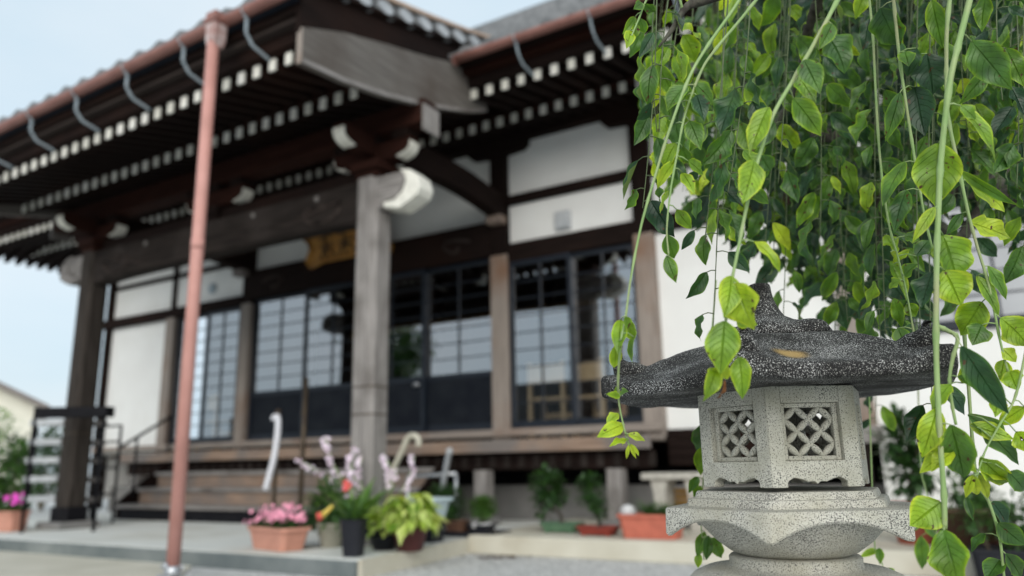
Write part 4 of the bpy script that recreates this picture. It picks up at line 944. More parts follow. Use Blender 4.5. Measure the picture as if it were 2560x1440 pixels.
# thick pale shoot in front on the right
hero([(2452, -120, 1.03), (2424, 0, 1.02), (2394, 120, 1.01), (2374, 210, 1.005), (2354, 380, 1.0), (2346, 520, .99), (2341, 700, .98), (2341, 900, .97), (2350, 1090, .955), (2360, 1240, .95), (2362, 1322, .945)], .0043, .0032, [
    ((2430, 104), (2528, 222), 78, .46, dict(bend=.5)), ((2402, 265), (2488, 408), 46, .72, dict(bend=.9, tw=.8)), ((2346, 358), (2340, 514), 104, .74, dict(bend=.2, roll=.2, fold=.12, dd=.02, sl=0)), ((2337, 518), (2282, 604), 30, .95, dict(bend=.6)),
    ((2358, 588), (2392, 704), 104, .72, dict(bend=.25, dd=.02)), ((2362, 676), (2402, 762), 92, .86, dict(bend=.3, dd=.015)), ((2332, 680), (2304, 768), 66, .22, dict(dd=.02, bend=.3)), ((2402, 264), (2440, 300), 34, .6),
    ((2344, 1022), (2306, 1142), 62, .82), ((2384, 1112), (2300, 1182), 48, .93), ((2384, 1128), (2328, 1178), 46, .95), ((2378, 1062), (2412, 1198), 80, .5, dict(dd=-.01, bend=.3)), ((2352, 1256), (2276, 1314), 84, .76, dict(bend=.2)),
    ((2360, 1326), (2404, 1478), 92, .62, dict(bend=.5, dd=-.02)), ((2356, 1322), (2380, 1420), 70, .6)])
hero([(2385, -120, 1.13), (2368, 60, 1.12), (2366, 180, 1.12), (2370, 290, 1.11), (2395, 410, 1.10), (2420, 530, 1.09), (2444, 620, 1.085), (2474, 720, 1.08), (2500, 850, 1.07), (2520, 930, 1.065)], .0034, .0014, [
    ((2426, 462), (2516, 528), 44, .88), ((2424, 556), (2527, 594), 62, .9, dict(bend=.2)), ((2396, 425), (2546, 514), 26, .58, dict(bend=.7)), ((2404, 534), (2366, 586), 28, .32), ((2470, 665), (2516, 748), 34, .66), ((2502, 795), (2572, 866), 68, .78), ((2442, 690), (2496, 792), 34, .74, dict(bend=.8)), ((2455, 755), (2402, 838), 74, .74), ((2455, 812), (2432, 862), 56, .55), ((2524, 928), (2544, 976), 50, .85), ((2510, 900), (2500, 950), 40, .8), ((2505, 872), (2540, 905), 36, .88)])
hero([(2226, -120, 1.21), (2240, 60, 1.2), (2252, 170, 1.2), (2276, 330, 1.19), (2294, 440, 1.18), (2312, 545, 1.17), (2332, 625, 1.16)], .0030, .0016, [
    ((2318, 134), (2332, 236), 88, .2, dict(bend=.3)), ((2288, 218), (2312, 338), 78, .2), ((2250, 232), (2214, 352), 42, .46), ((2330, 0), (2356, 118), 48, .58), ((2202, 20), (2250, 112), 78, .36), ((2262, 405), (2206, 512), 50, .6), ((2266, 475), (2236, 578), 48, .42), ((2262, 130), (2272, 164), 40, .5), ((2290, 120), (2268, 190), 46, .34)])
hero([(2176, -120, 1.27), (2184, 120, 1.26), (2195, 330, 1.25), (2205, 440, 1.24), (2222, 560, 1.23), (2244, 640, 1.22), (2268, 740, 1.21), (2290, 866, 1.2)], .0024, .0013, [
    ((2234, 660), (2274, 622), 24, .8), ((2226, 630), (2250, 660), 26, .85), ((2262, 690), (2290, 660), 40, .55), ((2250, 700), (2222, 720), 30, .66), ((2266, 760), (2290, 790), 36, .7), ((2245, 820), (2265, 870), 40, .5), ((2290, 640), (2322, 600), 40, .42), ((2262, 590), (2300, 600), 38, .5)])
hero([(2343, 815, .985), (2372, 828, .99), (2394, 846, .995), (2382, 895, .995), (2374, 950, .99), (2380, 1010, .985), (2390, 1062, .98)], .0030, .0018, [
    ((2404, 866), (2520, 1034), 64, .30, dict(bend=.4, dd=-.03, roll=.3)), ((2432, 884), (2442, 950), 50, .92), ((2394, 942), (2480, 982), 40, .52), ((2376, 960), (2332, 1024), 48, .76), ((2406, 958), (2436, 912), 40, .85)])
hero([(2620, 500, 1.06), (2590, 720, 1.04), (2560, 900, 1.03), (2535, 1000, 1.03), (2500, 1060, 1.02), (2462, 1130, 1.015), (2440, 1200, 1.01)], .0020, .0010, [
    ((2492, 984), (2488, 1042), 44, .78), ((2562, 1018), (2494, 1062), 40, .93), ((2424, 1062), (2534, 1098), 42, .94, dict(bend=.3)), ((2420, 1036), (2548, 1160), 70, .5, dict(bend=.3, dd=.02)), ((2450, 1144), (2528, 1218), 60, .80), ((2448, 1174), (2530, 1200), 28, .95), ((2520, 1180), (2566, 1228), 50, .36), ((2432, 1188), (2414, 1244), 22, .95), ((2438, 1190), (2442, 1246), 24, .95), ((2446, 1186), (2476, 1252), 26, .95), ((2416, 1240), (2434, 1302), 20, .36), ((2400, 1150), (2440, 1180), 30, .9), ((2540, 1080), (2590, 1130), 50, .85)])
hero([(2400, 700, 1.16), (2420, 950, 1.13), (2440, 1190, 1.1), (2470, 1250, 1.1), (2496, 1330, 1.09), (2506, 1400, 1.09), (2512, 1470, 1.09)], .0026, .0018, [
    ((2480, 1254), (2522, 1322), 50, .30), ((2494, 1308), (2562, 1362), 54, .38), ((2462, 1334), (2428, 1378), 26, .34), ((2514, 1384), (2558, 1446), 46, .42), ((2500, 1400), (2465, 1450), 50, .40), ((2440, 1180), (2470, 1230), 30, .4)])
hero([(1556, 830, .948), (1548, 900, .965), (1545, 960, .98), (1546, 985, .99), (1548, 1012, 1.0), (1556, 1052, 1.0), (1566, 1092, .995), (1572, 1112, .995)], .0018, .0008, [
    ((1546, 1033), (1517, 1062), 28, .9), ((1560, 1060), (1494, 1092), 38, .92, dict(bend=.2)), ((1566, 1098), (1525, 1114), 22, .92), ((1570, 1085), (1612, 1102), 20, .92), ((1574, 1110), (1602, 1142), 12, .95), ((1572, 1112), (1566, 1148), 10, .95), ((1575, 1112), (1590, 1146), 10, .97), ((1546, 985), (1540, 968), 16, .8), ((1550, 990), (1520, 985), 18, .85), ((1550, 985), (1566, 975), 20, .6), ((1572, 1098), (1550, 1112), 12, .9)])
hero([(1790, 700, 1.5), (1772, 950, 1.5), (1768, 1060, 1.5), (1760, 1180, 1.5), (1752, 1290, 1.5), (1760, 1400, 1.5)], .0018, .0012, [
    ((1752, 1062), (1742, 1128), 34, .4), ((1752, 1120), (1752, 1188), 34, .72), ((1745, 1192), (1722, 1232), 24, .5), ((1762, 1330), (1742, 1390), 28, .62), ((1772, 1340), (1765, 1400), 30, .4), ((1780, 1345), (1805, 1395), 36, .55), ((1750, 1385), (1745, 1420), 22, .75), ((1750, 1215), (1735, 1240), 22, .62)])
hero([(2290, 700, 1.9), (2300, 1130, 1.9), (2316, 1230, 1.9), (2340, 1330, 1.9), (2360, 1450, 1.9)], .0018, .0012, [((2302, 1340), (2306, 1424), 34, .52), ((2310, 1300), (2340, 1350), 30, .5), ((2290, 1290), (2280, 1330), 26, .5)])
hero([(2170, 900, 1.6), (2186, 1350, 1.6), (2200, 1390, 1.6), (2212, 1440, 1.6), (2216, 1500, 1.6)], .0014, .001, [((2196, 1375), (2150, 1392), 18, .8), ((2198, 1370), (2200, 1410), 20, .6), ((2215, 1420), (2240, 1450), 24, .5)])
# dry curled leaf caught under the roof
mb = MB(); blade(mb, atd(1812, 950, .89), atd(1800, 1010, .89) - atd(1812, 950, .89), tv + rv * .5, .030, .010, .5, 1.2, .9, 1.6, .2)
M['dryleaf'] = pm('dry_leaf', (.16, .06, .02), (.24, .11, .04), 200, .8)
tpart(mb, 'dry_leaf', [M['stem'], M['dryleaf']])

# generic curtain of hanging shoots behind the heroes
def lower_edge(x):
    tab = [(1560, 60), (1620, 120), (1650, 330), (1700, 470), (1740, 480), (1770, 600), (1840, 560), (1880, 640), (1960, 650), (2010, 700), (2080, 790), (2150, 830), (2230, 850), (2300, 760), (2345, 560), (2420, 480), (2480, 560), (2560, 640), (2700, 700)]
    return interp(tab, x) if x >= 1560 else 40
rng = random.Random(23)
def auto_shoot(x0, yl, y1, d, drift, tintc, lstep=.025, lsize=.064, name='hanging_branch'):
    y0 = min(yl, rng.uniform(-230, -130))
    n = max(4, int((y1 - y0) / 60)); px = []
    sway = rng.uniform(-20, 20)
    for i in range(n + 1):
        t = i / n; px.append(atd(x0 + drift * (t ** 1.2) + sway * math.sin(3 * t), lerp(y0, y1, t), d - .06 * t))
    pts = spline(rooted(px), 4)
    st = tpart(shoot_mesh(pts, .0013, .0008), name, M['shoot'])
    mb = MB(); acc = rng.uniform(0, lstep); k = rng.randint(0, 1)
    for a, b in zip(pts, pts[1:]):
        acc += (b - a).length
        if acc > lstep and (a - CAM).dot(DOWN) / depth(a) * F0 + CY > yl:
            acc = rng.uniform(-.008, .008); k += 1
            az = rng.uniform(-.6, .6) + (0 if k % 2 else PI); tw_ = (CAM - a); tw_.z = 0; tw_.normalize(); sd = Vector((-tw_.y, tw_.x, 0))
            outv = sd * math.cos(az) + tw_ * math.sin(az)
            base = a + outv * rng.uniform(.010, .020) + Vector((0, 0, -.002))
            dr = outv * rng.uniform(.15, .75) + Vector((0, 0, -rng.uniform(.6, 1.1)))
            nn = tw_ * rng.uniform(.3, 1) + sd * rng.uniform(-.8, .8) + Vector((0, 0, rng.uniform(-.1, .7)))
            L = lsize * rng.uniform(.55, 1.2)
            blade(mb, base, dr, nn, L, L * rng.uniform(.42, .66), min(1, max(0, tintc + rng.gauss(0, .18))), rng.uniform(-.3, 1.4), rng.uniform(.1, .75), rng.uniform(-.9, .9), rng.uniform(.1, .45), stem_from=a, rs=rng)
    mb.build('foliage', [M['shoot'], M['leaf']], st, tint=True, fix=False)
for k in range(66):
    x = 1640 + 1000 * ((k * .618034) % 1) + rng.uniform(-12, 12); d = rng.uniform(1.35, 2.25)
    ye = lower_edge(x) - (0 if rng.random() < .45 else rng.uniform(0, 260)); y0 = rng.uniform(-180, min(120, ye - 240))
    drift = -rng.uniform(20, 90) if x < 2000 else rng.uniform(-40, 40)
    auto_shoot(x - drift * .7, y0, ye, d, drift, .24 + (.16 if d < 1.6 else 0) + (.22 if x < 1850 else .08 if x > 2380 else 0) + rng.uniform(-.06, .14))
for x, y0, y1, d, dr, tn in ((1950, 560, 800, 1.6, 6, .4), (2090, 560, 860, 1.7, -8, .25), (2530, 100, 470, 1.3, 10, .3), (2500, -60, 250, 1.25, 8, .3), (2560, -60, 420, 1.3, 0, .3), (1880, 170, 480, 1.15, -62, .34), (1832, 300, 600, 1.2, -70, .38), (1812, 390, 830, 1.3, -30, .42), (1690, 20, 330, 1.25, -40, .45), (1655, 60, 330, 1.3, -10, .5), (2180, 980, 1060, 2.0, 8, .45), (2330, 960, 1100, 1.3, 4, .5), (2400, 560, 720, 1.5, 10, .4), (2300, 800, 900, 1.3, 5, .5), (1640, 330, 520, 1.25, -35, .5)):
    auto_shoot(x, y0, y1, d, dr, tn)
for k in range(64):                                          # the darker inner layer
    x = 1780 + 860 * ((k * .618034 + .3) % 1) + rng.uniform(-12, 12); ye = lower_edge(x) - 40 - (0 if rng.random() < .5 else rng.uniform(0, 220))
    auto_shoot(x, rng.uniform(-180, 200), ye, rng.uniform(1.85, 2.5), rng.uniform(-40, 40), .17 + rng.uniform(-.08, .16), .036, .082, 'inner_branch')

# ================================================================ potted plants and small things before the hall
def rel(o, loc): o.matrix_local = Matrix.Translation(-Vector(loc)); return o
def pot_round(t, loc, r0, r1, h, m, rim=.012, name='pot'):
    c = Vector(loc); mb = MB()
    mb.lathe([(.001, 0), (r0, 0), (r1, h - rim * 1.5), (r1 + rim, h - rim * 1.5), (r1 + rim, h), (r1, h), (r1 - .012, h - .03), (.001, h - .03)], c, 28)
    rel(mb.build(name, M[m], t), loc)
    mb = MB(); mb.lathe([(.001, h - .025), (r1 - .012, h - .026)], c, 20); rel(mb.build('soil', M['soil'], t), loc)
def pot_box(t, loc, ang, lx, ly, h, m, taper=.82, rim=.018, name='pot', feet=False):
    c = Vector(loc); ca, sa = math.cos(ang), math.sin(ang); mb = MB()
    def R(x, y, z): return c + Vector((x * ca - y * sa, x * sa + y * ca, z))
    def ring(sx, sy, z, k=.03):
        k = min(k, sx * .4, sy * .4)
        return [R(*p, z) for p in ((-sx + k, -sy), (sx - k, -sy), (sx, -sy + k), (sx, sy - k), (sx - k, sy), (-sx + k, sy), (-sx, sy - k), (-sx, -sy + k))]
    X, Y = lx / 2, ly / 2; z0 = .012 if feet else 0
    rows = [ring(X * taper, Y * taper, z0), ring(X * lerp(taper, 1, .85), Y * lerp(taper, 1, .85), h - rim * 1.6), ring(X + rim * .6, Y + rim * .6, h - rim * 1.6), ring(X + rim * .6, Y + rim * .6, h), ring(X - .012, Y - .012, h), ring(X - .02, Y - .02, h - .03)]
    mb.add([p for r in rows for p in r], [(i * 8 + j, i * 8 + (j + 1) % 8, i * 8 + 8 + (j + 1) % 8, i * 8 + 8 + j) for i in range(5) for j in range(8)] + [tuple(range(8)), tuple(range(40, 48))])
    if feet:
        for sx in (-1, 1):
            for sy in (-1, 1): a, b = sx * X * taper * .75, sy * Y * taper * .7; mb.obox(R(a, b, .007), (.02, 0, 0), (0, .02, 0), (0, 0, .007))
    rel(mb.build(name, M[m], t, .004), loc)
    mb = MB(); mb.add(ring(X - .014, Y - .014, h - .026), [tuple(range(8))]); rel(mb.build('soil', M['soil'], t), loc)
    return R
def lblade(mb, b, d, L, w, tint, droop=.8, m=0, rs=random, seg=5):
    b = Vector(b); d = Vector(d).normalized(); s = d.cross(Vector((0, 0, 1)))
    if s.length < 1e-3: s = Vector((1, 0, 0))
    s.normalize(); n = s.cross(d); vs = []; p = b
    for i in range(seg + 1):
        u = i / seg; ww = w / 2 * (math.sin(PI * min(1, (u + .04) ** .8)) ** .9 if i < seg else .03)
        vs += [p - s * ww + n * ww * .3, p, p + s * ww + n * ww * .3]
        a = droop / seg; d = (d * math.cos(a) - n * math.sin(a)); n = s.cross(d); p = p + d * (L / seg)
    mb.add(vs, [(3 * i + k, 3 * i + k + 1, 3 * i + k + 4, 3 * i + k + 3) for i in range(seg) for k in (0, 1)], m, True, tint=tint)
def foliage(t, loc, fn, m, name='foliage'):
    mb = MB(); fn(mb); return rel(mb.build(name, M[m] if isinstance(m, str) else m, t, tint=True, fix=False), loc)
def tuft(mb, c, r, n, ll, lw, tint, rs, sc=(1, 1, 1), fine=False, shell=.55):
    c = Vector(c)
    for k in range(n):
        v = Vector((rs.gauss(0, 1), rs.gauss(0, 1), rs.gauss(0, 1))).normalized(); q = rs.uniform(shell, 1) * (1 + .22 * noise.noise(v * 2.4 + c))
        p = c + Vector((v.x * sc[0], v.y * sc[1], v.z * sc[2])) * r * q
        d = (v + Vector((rs.uniform(-.6, .6), rs.uniform(-.6, .6), rs.uniform(-.3, .5))))
        lblade(mb, p, d, ll * rs.uniform(.6, 1.2), lw * rs.uniform(.7, 1.2), min(1, max(0, tint + rs.gauss(0, .14))), rs.uniform(-.2, .9), seg=2 if fine else 3)
def blooms(t, loc, m, lst):
    for c, r, n_, dd in lst:
        mb = MB(); bloom(mb, c, r, n_, dd, rs=rs); rel(mb.build('flower', M[m], t, fix=False), loc)
def bloom(mb, c, r, n=5, d=(0, -1, .5), m=0, rs=random):
    c = Vector(c); d = Vector(d).normalized(); a = d.orthogonal().normalized(); b = d.cross(a); o = rs.uniform(0, 6)
    for k in range(n):
        t = o + 2 * PI * k / n; e = a * math.cos(t) + b * math.sin(t); f = a * math.cos(t + PI / n) + b * math.sin(t + PI / n); g = a * math.cos(t - PI / n) + b * math.sin(t - PI / n)
        mb.add([c, c + f * r * .6 + d * r * .1, c + e * r + d * r * .25, c + g * r * .6 + d * r * .1], [(0, 1, 2, 3)], m)
rs = random.Random(5)
PG = .12
# pink planter with pink flowers
A = onZ(622, 1371, PG); B = onZ(706, 1382, PG); C = onZ(751, 1354, PG)
ang = math.atan2((B - A).y, (B - A).x); lx = (B - A).length; ly = .22
loc = (A + B) / 2 + Vector((-math.sin(ang), math.cos(ang), 0)) * ly / 2
t = thing('flower_planter', 'pink terracotta trough full of small pink flowers beside the downpipe', 'planter', loc)
R_ = pot_box(t, loc, ang, lx * 1.08, ly * 1.12, .175, 'pinkpot', .82, .018)
def f_(mb):
    for k in range(420):
        p = R_(rs.uniform(-.5, .5) * lx * 1.08, rs.uniform(-.5, .5) * ly * 1.1, .17); lblade(mb, p, (rs.uniform(-1, 1), rs.uniform(-1, 1), rs.uniform(.4, 1.6)), rs.uniform(.05, .13), .014, rs.uniform(.05, .6), .7, seg=3)
foliage(t, loc, f_, 'bonsai')
lst = []
for k in range(98):
    x, y = rs.uniform(-.55, .55) * lx * 1.1, rs.uniform(-.55, .55) * ly * 1.15
    lst.append((R_(x, y, .20 + rs.uniform(.0, .13) * (1.1 - abs(x) / lx)), rs.uniform(.018, .034), 5, (rs.uniform(-.6, .6), -1, rs.uniform(.1, 1.2))))
blooms(t, loc, 'petalpink', lst)
# beige pot with a broad bush and one trumpet flower
loc = onZ(826, 1368, PG); t = thing('potted_plant', 'dense green bush in a beige pot with a red and yellow trumpet flower', 'potted plant', loc, 'potted plants on the porch corner')
pot_round(t, loc, .075, .11, .19, 'beigepot')
foliage(t, loc, lambda mb: [tuft(mb, loc + Vector((0, 0, .33)), .20, 520, .075, .030, .45, rs, (1.05, 1, 1), shell=.3), tuft(mb, loc + Vector((-.13, .02, .26)), .12, 160, .07, .03, .3, rs)], 'bonsai')
mb = MB(); q = [onY(832, 1264, loc.y - .22), onY(818, 1278, loc.y - .24), onY(806, 1288, loc.y - .25), onY(797, 1292, loc.y - .26)]
mb.tube(q[:3], [.012, .018, .024], 8, 0); rel(mb.build('flower_tube', M['petalyellow'], t), loc)
mb = MB(); bloom(mb, q[3], .045, 6, (-.6, -1, -.3), rs=rs); mb.tube(q[2:], [.025, .034], 8, 0); rel(mb.build('flower', M['petalred'], t), loc)
# black square pot with strap leaves and a red bloom
loc = onZ(866, 1394, PG); loc.y += .07; t = thing('potted_plant', 'strap leaved plant with red bloom in a tall square black pot', 'potted plant', loc, 'potted plants on the porch corner')
pot_box(t, loc, .2, .175, .175, .26, 'blackpot', .72, .008)
def f_(mb):
    for k in range(38):
        a = rs.uniform(0, 2 * PI); lblade(mb, loc + Vector((math.cos(a) * .03, math.sin(a) * .03, .23)), (math.cos(a) * rs.uniform(.15, .8), math.sin(a) * rs.uniform(.15, .8), 1), rs.uniform(.25, .44), rs.uniform(.035, .055), rs.uniform(.35, .95), rs.uniform(.3, 1.3), seg=7)
foliage(t, loc, f_, 'bonsai')
c = onY(872, 1214, loc.y); blooms(t, loc, 'petalred', [(c + Vector((rs.uniform(-.05, .05), rs.uniform(-.03, .03), rs.uniform(-.02, .02))), .03, 6, (rs.uniform(-.6, .6), -1, rs.uniform(0, .6))) for k in range(4)])
mb = MB(); mb.tube([loc + Vector((0, 0, .23)), (loc + c) / 2 + Vector((.02, 0, .15)), c], .006, 6); rel(mb.build('stalk', M['stem'], t), loc)
# hosta
def hosta(loc, label, potm, pr, ph, n, spread, tint, grp='potted plants on the porch corner'):
    t = thing('potted_plant', label, 'potted plant', loc, grp)
    pot_round(t, loc, pr * .72, pr, ph, potm, .008)
    def f_(mb):
        for k in range(n):
            a = rs.uniform(0, 2 * PI); e = rs.random(); r = .03 + .06 * e; h = ph + .03 + .20 * (1 - e) * rs.uniform(.5, 1.1)
            b = loc + Vector((math.cos(a) * r, math.sin(a) * r, h)); L = spread * rs.uniform(.35, .75)
            lblade(mb, b, (math.cos(a), math.sin(a), rs.uniform(.1, 1.0)), L, L * rs.uniform(.30, .44), min(1, max(0, tint + rs.gauss(0, .28))), rs.uniform(.9, 1.9), seg=6)
    foliage(t, loc, f_, 'hosta'); return t
loc = onZ(1004, 1380, PG); loc.y += .10
hosta(loc, 'lime green hosta with cream edged leaves in a dark red pot', 'maroonpot', .13, .16, 230, .34, .68)
loc2 = onZ(925, 1380, PG); loc2.y += .16
hosta(loc2, 'small variegated hosta in a low dark pot behind the black pot', 'blackpot', .11, .10, 60, .20, .55)
# lilac flower spikes (a third hosta pot standing behind)
loc = Vector((-4.20, 5.02, PG)); t = thing('flowering_plant', 'plant with tall arching stalks of pale lilac bells behind the lime hosta', 'flowering plant', loc)
pot_round(t, loc, .10, .14, .20, 'blackpot')
foliage(t, loc, lambda mb: [lblade(mb, loc + Vector((rs.uniform(-.05, .05), rs.uniform(-.05, .05), .18)), (rs.uniform(-1, 1), rs.uniform(-1, 1), rs.uniform(.3, 1.2)), rs.uniform(.2, .36), rs.uniform(.06, .1), rs.uniform(.1, .5), 1.2, seg=5) for k in range(46)], 'hosta')
for tip, mid, n in (((748, 1150), (838, 1205), 8), ((812, 1092), (850, 1190), 10), ((885, 1118), (882, 1190), 7), ((905, 1140), (898, 1200), 7), ((838, 1190), (850, 1230), 6), ((960, 1135), (975, 1180), 6), ((1036, 1140), (1020, 1200), 6), ((992, 1172), (985, 1200), 6), ((880, 1165), (885, 1215), 5)):
    Yp = loc.y - rs.uniform(.05, .25); tp = onY(*tip, Yp); md = onY(*mid, Yp); b = loc + Vector((rs.uniform(-.05, .05), 0, .2)); cv = spline([b, md, tp], 6)
    s_ = MB(); s_.tube(cv, [.006] * (len(cv) - 1) + [.002], 5); s_ = rel(s_.build('flower_stalk', M['stem'], t), loc)
    k0 = len(cv) * 2 // 5
    for k in range(n * 2):
        mb = MB()
        p = cv[min(len(cv) - 1, k0 + int((len(cv) - k0) * k / (n * 2)))]; e = Vector((rs.uniform(-1, 1), rs.uniform(-1, .4), rs.uniform(-.7, .2))).normalized(); L = rs.uniform(.03, .05)
        mb.tube([p, p + e * L * .5, p + e * L + Vector((0, 0, -.008))], [.004, .011, .021], 6, cap=False)
        mb.build('flower', M['petallilac'], s_, fix=False)
# pale blue tub
loc = onZ(1052, 1318, PG); loc.y = 5.25; loc.x = onY(1052, 1290, 5.25).x; t = thing('plastic_tub', 'pale blue rectangular tub standing behind the lime hosta', 'tub', loc)
def tubp(mb, nm, m): return rel(mb.build(nm, M[m], t, .006), loc)
Yt = loc.y; l, r_ = onY(975, 1248, Yt).x, onY(1088, 1246, Yt).x; zt = onY(1060, 1246, Yt).z; zb = onY(1060, 1302, Yt).z
mb = MB(); 
def rct(x0, x1, y0, y1, z): return [(x0, y0, z), (x1, y0, z), (x1, y1, z), (x0, y1, z)]
rows = [rct(l + .05, r_ - .05, Yt, Yt + .2, zb), rct(l + .01, r_ - .01, Yt - .02, Yt + .22, zt - .03), rct(l, r_ + .015, Yt - .03, Yt + .24, zt - .03), rct(l, r_ + .015, Yt - .03, Yt + .24, zt), rct(l + .03, r_ - .02, Yt, Yt + .21, zt), rct(l + .07, r_ - .07, Yt + .02, Yt + .2, zb + .02)]
mb.add([p for r in rows for p in r], [(i * 4 + j, i * 4 + (j + 1) % 4, i * 4 + 4 + (j + 1) % 4, i * 4 + 4 + j) for i in range(5) for j in range(4)] + [(0, 1, 2, 3), (20, 21, 22, 23)]); tubp(mb, 'tub_body', 'tub')
mb = MB(); mb.box(l + .04, r_ - .04, Yt + .02, Yt + .18, PG, zb - .004); tubp(mb, 'support', 'blackpot')
# black tray with two clipped bonsai
a, b = onZ(1100, 1340, PG), onZ(1238, 1340, PG); b = onZ(1232, 1345, PG)
c = (a + b) / 2; loc = Vector((c.x, c.y + .12, PG)); t = thing('tray', 'flat black tray under two small clipped bonsai', 'tray', loc)
def slab_xy(mb, c, hx, hy, z0, z1): mb.box(c.x - hx, c.x + hx, c.y - hy, c.y + hy, z0, z1)
mb = MB(); slab_xy(mb, loc, .30, .16, PG, PG + .02); rel(mb.build('tray_base', M['blackpot'], t), loc)
mb = MB(); slab_xy(mb, loc + Vector((0, -.155, 0)), .30, .006, PG + .02, PG + .045); slab_xy(mb, loc + Vector((-.295, 0, 0)), .006, .149, PG + .02, PG + .045); slab_xy(mb, loc + Vector((.295, 0, 0)), .006, .149, PG + .02, PG + .045); slab_xy(mb, loc + Vector((0, .155, 0)), .30, .006, PG + .02, PG + .045); rel(mb.build('tray_rim', M['blackpot'], t), loc)
tl = loc
def bonsai(loc, label, potm, lx, ly, h, crown, r, n, tint, ll=.035, lw=.012, sc=(1, 1, .85), extra=None, grp='bonsai along the hall edge', pebbles=0):
    t = thing('bonsai', label, 'bonsai', loc, grp)
    Rr = pot_box(t, loc, .02, lx, ly, h, potm, .84, .010, feet=True)
    mb = MB(); q = [loc + Vector((0, 0, h - .03)), loc + (crown - loc) * .35 + Vector((.03, 0, .02)), loc + (crown - loc) * .65 + Vector((-.025, 0, 0)), crown]
    mb.tube(spline(q, 4), [.022, .021, .02, .019, .018, .017, .016, .015, .014, .013, .012, .01, .008], 8)
    for k in range(5): v = Vector((rs.uniform(-1, 1), rs.uniform(-1, 1), rs.uniform(-.2, 1))).normalized(); mb.tube([crown - Vector((0, 0, r * .4)), crown + v * r * .7], [.008, .003], 5)
    rel(mb.build('trunk', M['bark'], t), loc)
    def f_(mb):
        tuft(mb, crown, r, n, ll, lw, tint, rs, sc, True, .25)
        for (dx, dz, rr, nn) in (extra or []): tuft(mb, crown + Vector((dx, 0, dz)), rr, nn, ll, lw, tint + .06, rs, (1, 1, .8), True, .2)
    foliage(t, loc, f_, 'bonsai', 'crown')
    for k in range(pebbles):
        p = Rr(rs.uniform(-.45, .45) * lx, rs.uniform(-.5, .3) * ly, h - .01); rel(MB().ball(p, rs.uniform(.018, .034), 8, 5, sc=(1, 1, .8)).build('pebble', M['pebble'], t), loc)
    return t
lA = Vector((onY(1142, 1320, tl.y + .02).x, tl.y + .02, PG + .0201)); Yb = lA.y
bonsai(lA, 'large dark green dome bonsai in a brown pot on the black tray', 'brownpot', .22, .16, .11, onY(1112, 1262, Yb + .05), .19, 2200, .22, .055, .017, (1.05, 1, .95))
lB = Vector((onY(1203, 1328, tl.y - .03).x, tl.y - .03, PG + .0201))
bonsai(lB, 'small bright green dome bonsai over white pebbles in a black pot', 'blackpot', .24, .18, .085, onY(1207, 1268, lB.y), .12, 1500, .62, .042, .014, (1.05, 1, .82), None, 'bonsai along the hall edge', 9)
PH = .15
lC = onZ(1390, 1334, PH); lC.y += .12; Yb = lC.y
bonsai(lC, 'tall loose leaved bonsai in a shallow green tray pot', 'greenpot', .36, .22, .085, onY(1370, 1222, Yb), .165, 420, .22, .07, .042, (.95, .9, 1.05), [(.10, -.06, .09, 70), (-.06, -.20, .06, 30), (-.04, .08, .1, 60)])
lD = onZ(1484, 1341, PH); lD.y += .10; Yb = lD.y
bonsai(lD, 'leaning sparse bonsai in a shallow red tray pot', 'maroonpot', .34, .20, .075, onY(1478, 1232, Yb), .13, 260, .20, .06, .038, (.9, .9, 1.1), [(.07, -.12, .08, 60), (-.05, .08, .07, 40)])
for o in bpy.data.objects:
    if o.name.startswith('pot') and o.parent and o.parent.get('label', '').startswith('leaning sparse'): o.data.materials[0] = M['redpot2'] = pm('dark_red_pot', (.26, .045, .03), (.20, .035, .025), 12, .5)
# terracotta planter with a white stone and a grass tuft
a, b = onZ(1562, 1348, PH), onZ(1672, 1350, PH); lE = (a + b) / 2; lE.y += .13; t = thing('flower_planter', 'orange terracotta trough holding a white stone and a grass tuft', 'planter', lE)
R_ = pot_box(t, lE, 0, .50, .24, .185, 'redpot', .86, .016)
p = onY(1568, 1296, lE.y); rel(MB().ball((p.x + .02, lE.y - .02, PH + .20), .062, 12, 8, sc=(1.1, 1, .9)).build('white_stone', M['pebble'], t), lE)
foliage(t, lE, lambda mb: [lblade(mb, R_(rs.uniform(-.06, .16), rs.uniform(-.05, .05), .16), (rs.uniform(-.6, .6), rs.uniform(-.6, .6), 1), rs.uniform(.08, .2), .01, rs.uniform(.2, .6), .6, seg=3) for k in range(150)], 'bonsai')
# stone bench with something yellow beneath
Yb = 6.55; x0, x1 = onY(1606, 1190, Yb).x, onY(1760, 1190, Yb).x; zt, zb = onY(1680, 1182, Yb).z, onY(1680, 1199, Yb).z
loc = Vector(((x0 + x1) / 2, Yb, PH)); t = thing('stone_bench', 'pale stone bench with stout legs beneath the white wall', 'bench', loc)
rel(MB().box(x0, x1, Yb - .05, Yb + .30, zb, zt).build('seat', M['stonebench'], t, .01), loc)
for xx in (onY(1652, 1250, Yb).x, onY(1738, 1250, Yb).x):
    mb = MB(); mb.prism([(xx - .085, Yb - .02, zb - .001), (xx - .06, Yb - .02, zb - .1), (xx - .045, Yb - .02, PH), (xx + .045, Yb - .02, PH), (xx + .05, Yb - .02, zb - .1), (xx + .075, Yb - .02, zb - .001)], (0, .24, 0)); rel(mb.build('leg', M['stonebench'], t, .006), loc)
p = onY(1692, 1246, 6.95); t = thing('crate', 'small yellow ochre crate under the stone bench', 'crate', (p.x, 6.95, PH))
mb = MB(); x_, z_ = p.x, PH; 
for k in range(3): mb.box(x_ - .13, x_ + .13, 6.95, 6.965, z_ + .20 + k * .05, z_ + .24 + k * .05)
